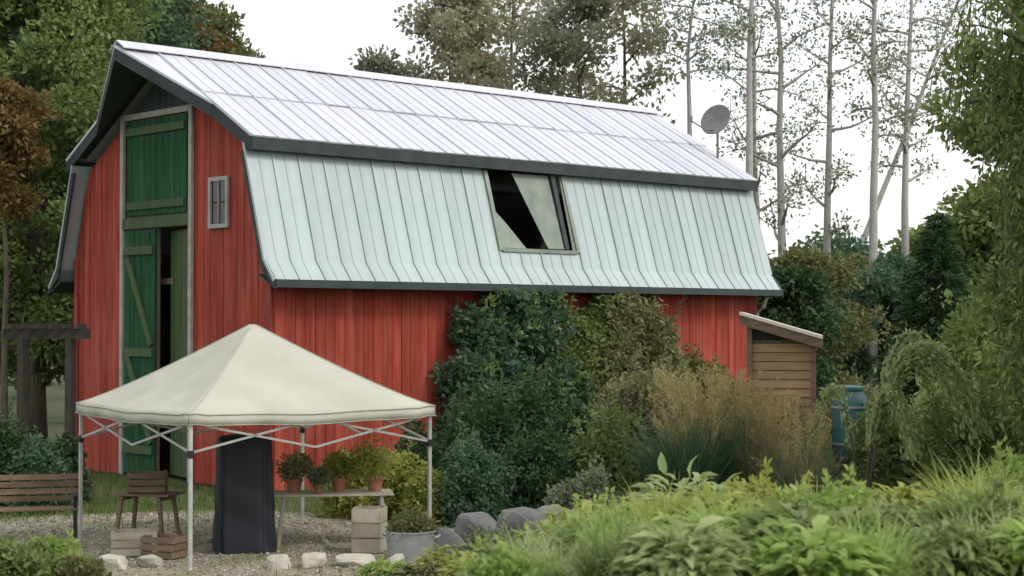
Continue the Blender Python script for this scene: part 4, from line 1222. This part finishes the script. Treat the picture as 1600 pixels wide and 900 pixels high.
x, y = tp(1285, 28.6); shrub('khaki_shrub', x, y, .4, .4, 2.0, 'loose pale green shrub between the shed and the water butt', 'lf_pale', 26, 80, .09)
# plumed grasses
for (px_, d, L, lb) in ((1075, 26.6, 2.0, 'blue-green ornamental grass with ochre plumes before the red barn wall'), (1130, 27.6, 1.95, 'blue-green plumed grass between the other plumed grass and the shed')):
    x, y = tp(px_, d)
    grass_clump('plumed_grass', x, y, L, 1900, lb, 'lf_teal', .018, .22, .9, .32, 120, 'plumed grasses', stalk=1.2)
x, y = tp(1190, 27.0); grass_clump('plumed_grass', x, y, 1.75, 1100, 'khaki dry grass clump in front of the small shed', 'lf_khaki', .016, .24, .9, .28, 70, 'plumed grasses', stalk=1.2)
x, y = tp(1252, 26.0); grass_clump('plumed_grass', x, y, 1.6, 900, 'sage-coloured grass clump beside the teal water butt', 'lf_sage', .016, .26, 1.0, .25, 40, 'plumed grasses', stalk=1.2)

# ------------------------------------------------------------------ planting on the bank
spots = []
rs = random.Random(5)
mats = ['lf_lime', 'lf_lime', 'lf_yel', 'lf_pale']
for row, (d, ht, rad) in enumerate(((21.0, .85, .55), (18.8, .9, .58), (16.8, .85, .55), (15.0, .75, .5), (13.4, .6, .46), (12.2, .5, .42), (11.2, .45, .40), (10.3, .45, .38), (9.5, .42, .36))):
    x0, x1 = X(1010 - row * 24, d), X(1640, d)
    nrow = int((x1 - x0) / (rad * 1.25))
    for k in range(nrow + 1):
        x = x0 + (x1 - x0) * k / nrow + rs.uniform(-.12, .12); y = d + rs.uniform(-.5, .5)
        spots.append((x, y, rad * rs.uniform(.85, 1.2), ht * rs.uniform(.75, 1.2), rs.choice(mats) if row < 5 else rs.choice(['lf_lime', 'lf_pale', 'lf_lime', 'lf_yel', 'lf_mid']) if row < 7 else rs.choice(['lf_mid', 'lf_lime', 'lf_pale', 'lf_mid'])))
LB = {'lf_dark': 'dark', 'lf_lime': 'bright green', 'lf_mid': 'mid green', 'lf_pale': 'pale green', 'lf_yel': 'yellow-green'}
for (x, y, r_, h_, lf) in spots:
    kind_ = rs.random()
    if kind_ < .36:
        perennial('leafy_perennial', x, y, r_, h_, LB[lf] + ' broad-leaved perennial massed on the bank', lf, 560, .14 * rs.uniform(.8, 1.35), rs.uniform(.28, .48), 'plants massed on the bank', rs.uniform(.3, .8))
    elif kind_ < .72:
        shrub('soft_mound', x, y, r_ * 1.05, r_, h_ * .95, LB[lf] + ' fine-leaved mound on the bank', lf, 40, 110, .06 * rs.uniform(.8, 1.4), 'plants massed on the bank', cat='plant')
    else:
        grass_clump('arching_grass', x, y, h_ * 1.25, 620, LB[lf] + ' arching grass tuft on the bank', lf, .012, .38, 1.7, .2, 0, 'plants massed on the bank')
# grasses among them
for k, (px_, d, L, lf) in enumerate(((1090, 19.5, .95, 'lf_lime'), (1180, 17.6, .95, 'lf_lime'), (1290, 19.8, 1.0, 'lf_pale'), (1430, 19.6, 1.15, 'lf_pale'), (1480, 18.0, 1.2, 'lf_sage'), (1540, 19.0, 1.2, 'lf_pale'), (1390, 16.2, .9, 'lf_lime'), (1560, 15.5, 1.0, 'lf_sage'))):
    x, y = tp(px_, d)
    grass_clump('tall_grass', x, y, L, 520, {'lf_lime': 'tall fresh green grass among the perennials', 'lf_pale': 'tall pale grass among the perennials', 'lf_sage': 'tall sage-grey grass among the perennials'}[lf], lf, .014, .35, 1.7, .18, 0, 'tall grasses on the bank')
# mounds at the bottom middle
for (px_, d, rx, ht, lf, lb, ls_) in (
    (935, 20.6, .75, .95, 'lf_pale', 'rounded pale green mound below the boulders', .07),
    (1000, 19.9, .4, .75, 'lf_yel', 'yellow-leaved shrub beside the pale green mound', .07),
    (778, 21.4, .55, .70, 'lf_sage', 'sage-grey mound beside the boulders', .06),
    (850, 19.4, .5, .55, 'lf_olive', 'olive low mound in front of the sage one', .06),
    (905, 18.0, .6, .60, 'lf_mid', 'mid green low mound at the edge of the bank', .07)):
    x, y = tp(px_, d)
    shrub('low_mound', x, y, rx, rx * .9, ht, lb, lf, 50, 170, ls_, 'low mounds at the foot of the bank')
for (px_, d, r_, lf, lb) in ((700, 20.9, .42, 'lf_yel', 'lime-yellow leafy clump at the edge of the gravel'), (745, 19.6, .40, 'lf_yel', 'lime-yellow leafy clump nearest the olive mound'), (660, 20.6, .30, 'lf_olive', 'olive leafy clump beside the lime-yellow ones'), (600, 20.9, .28, 'lf_lime', 'small green leafy clump by the limestone blocks')):
    x, y = tp(px_, d)
    perennial('leafy_clump', x, y, r_, r_ * 1.25, lb, lf, 260, .13, .45, 'leafy clumps at the gravel edge')
# left bank
for (px_, d, rx, ht, lf, lb) in ((20, 20.5, .6, .62, 'lf_mid', 'green low shrub at the lower left corner'), (85, 21.3, .45, .5, 'lf_lime', 'fresh green low shrub next to the lower left corner shrub'), (60, 29.0, .55, 1.6, 'lf_teal', 'blue-green shrub under the timber arbour'), (5, 29.5, .7, 2.3, 'lf_dark', 'dark shrub left of the timber arbour'), (110, 30.6, .35, 1.3, 'lf_dark', 'dark slim shrub between arbour and barn'), (130, 20.6, .3, .35, 'lf_olive', 'olive tuft at the left gravel edge')):
    x, y = tp(px_, d)
    shrub('left_shrub', x, y, rx, rx * .9, ht, lb, lf, 46, 160, .08, 'shrubs at the left')

# grass over the open ground
n_g = 90000
gx = RNG.uniform(-13, 9, n_g); gy = RNG.uniform(11.5, 36, n_g)
inside = ((gx + 4.2) / 4.9) ** 2 + ((gy - 24.6) / 4.3) ** 2
loc_ = np.array([0.730, 0.683]); wv_ = np.array([-0.683, 0.730])
bx_ = (gx + 4.45) * loc_[0] + (gy - 32) * loc_[1]; by_ = (gx + 4.45) * wv_[0] + (gy - 32) * wv_[1]
keep = (RNG.uniform(0, 1, n_g) < np.clip((inside - .8) / .25, .06, 1)) & ~((bx_ > -.3) & (by_ > -.15)) & (np.abs(gx) < .32 * gy + .6)
gx, gy = gx[keep], gy[keep]; ng = len(gx)
V, F, var, tips, e, ang = blade_arrays(ng, .17, .012, .35, 1.1, 0, segs=3)
V = V.reshape(ng, -1, 3) + np.stack([gx, gy, H(gx, gy)], -1)[:, None, :]
tag(link('grass', mesh_np('grass', V.reshape(-1, 3), F, var), None, M['grass']), 'short rough grass round the yard', None, None, 'stuff')

# loose pebbles and chips on the gravel: far too many to count
bm = bmesh.new(); bmesh.ops.create_icosphere(bm, subdivisions=1, radius=1.0)
bm.verts.ensure_lookup_table()
v0 = np.array([tuple(v_.co) for v_ in bm.verts]); f0 = np.array([[v_.index for v_ in f_.verts] for f_ in bm.faces]); bm.free()
npb = 7000
a_ = RNG.uniform(0, 2 * np.pi, npb); r_ = np.sqrt(RNG.uniform(0, 1, npb))
px_ = -4.2 + 5.0 * r_ * np.cos(a_); py_ = 24.6 + 4.4 * r_ * np.sin(a_)
sz = RNG.uniform(.008, .028, npb) * (1 + (RNG.uniform(0, 1, npb) > .97) * 1.2)
Vp = v0[None] * sz[:, None, None] * RNG.uniform(.6, 1.2, (npb, 1, 3)) * np.array([1, 1, .7]) + RNG.normal(0, .06, (npb, len(v0), 3)) * sz[:, None, None]
Vp += np.stack([px_, py_, H(px_, py_) + .012 + sz * .35], -1)[:, None, :]
Fp = (np.arange(npb) * len(v0))[:, None, None] + f0[None]
M['pebble'] = leafmat('pebble_stone', (0.16, 0.15, 0.115), (0.42, 0.40, 0.33), 0.0, .9)
tag(link('pebbles', mesh_np('pebbles', Vp.reshape(-1, 3), Fp.reshape(-1, 3), np.repeat(RNG.uniform(0, 1, npb), len(v0))), None, M['pebble']), 'loose pebbles scattered over the gravel yard', None, None, 'stuff')
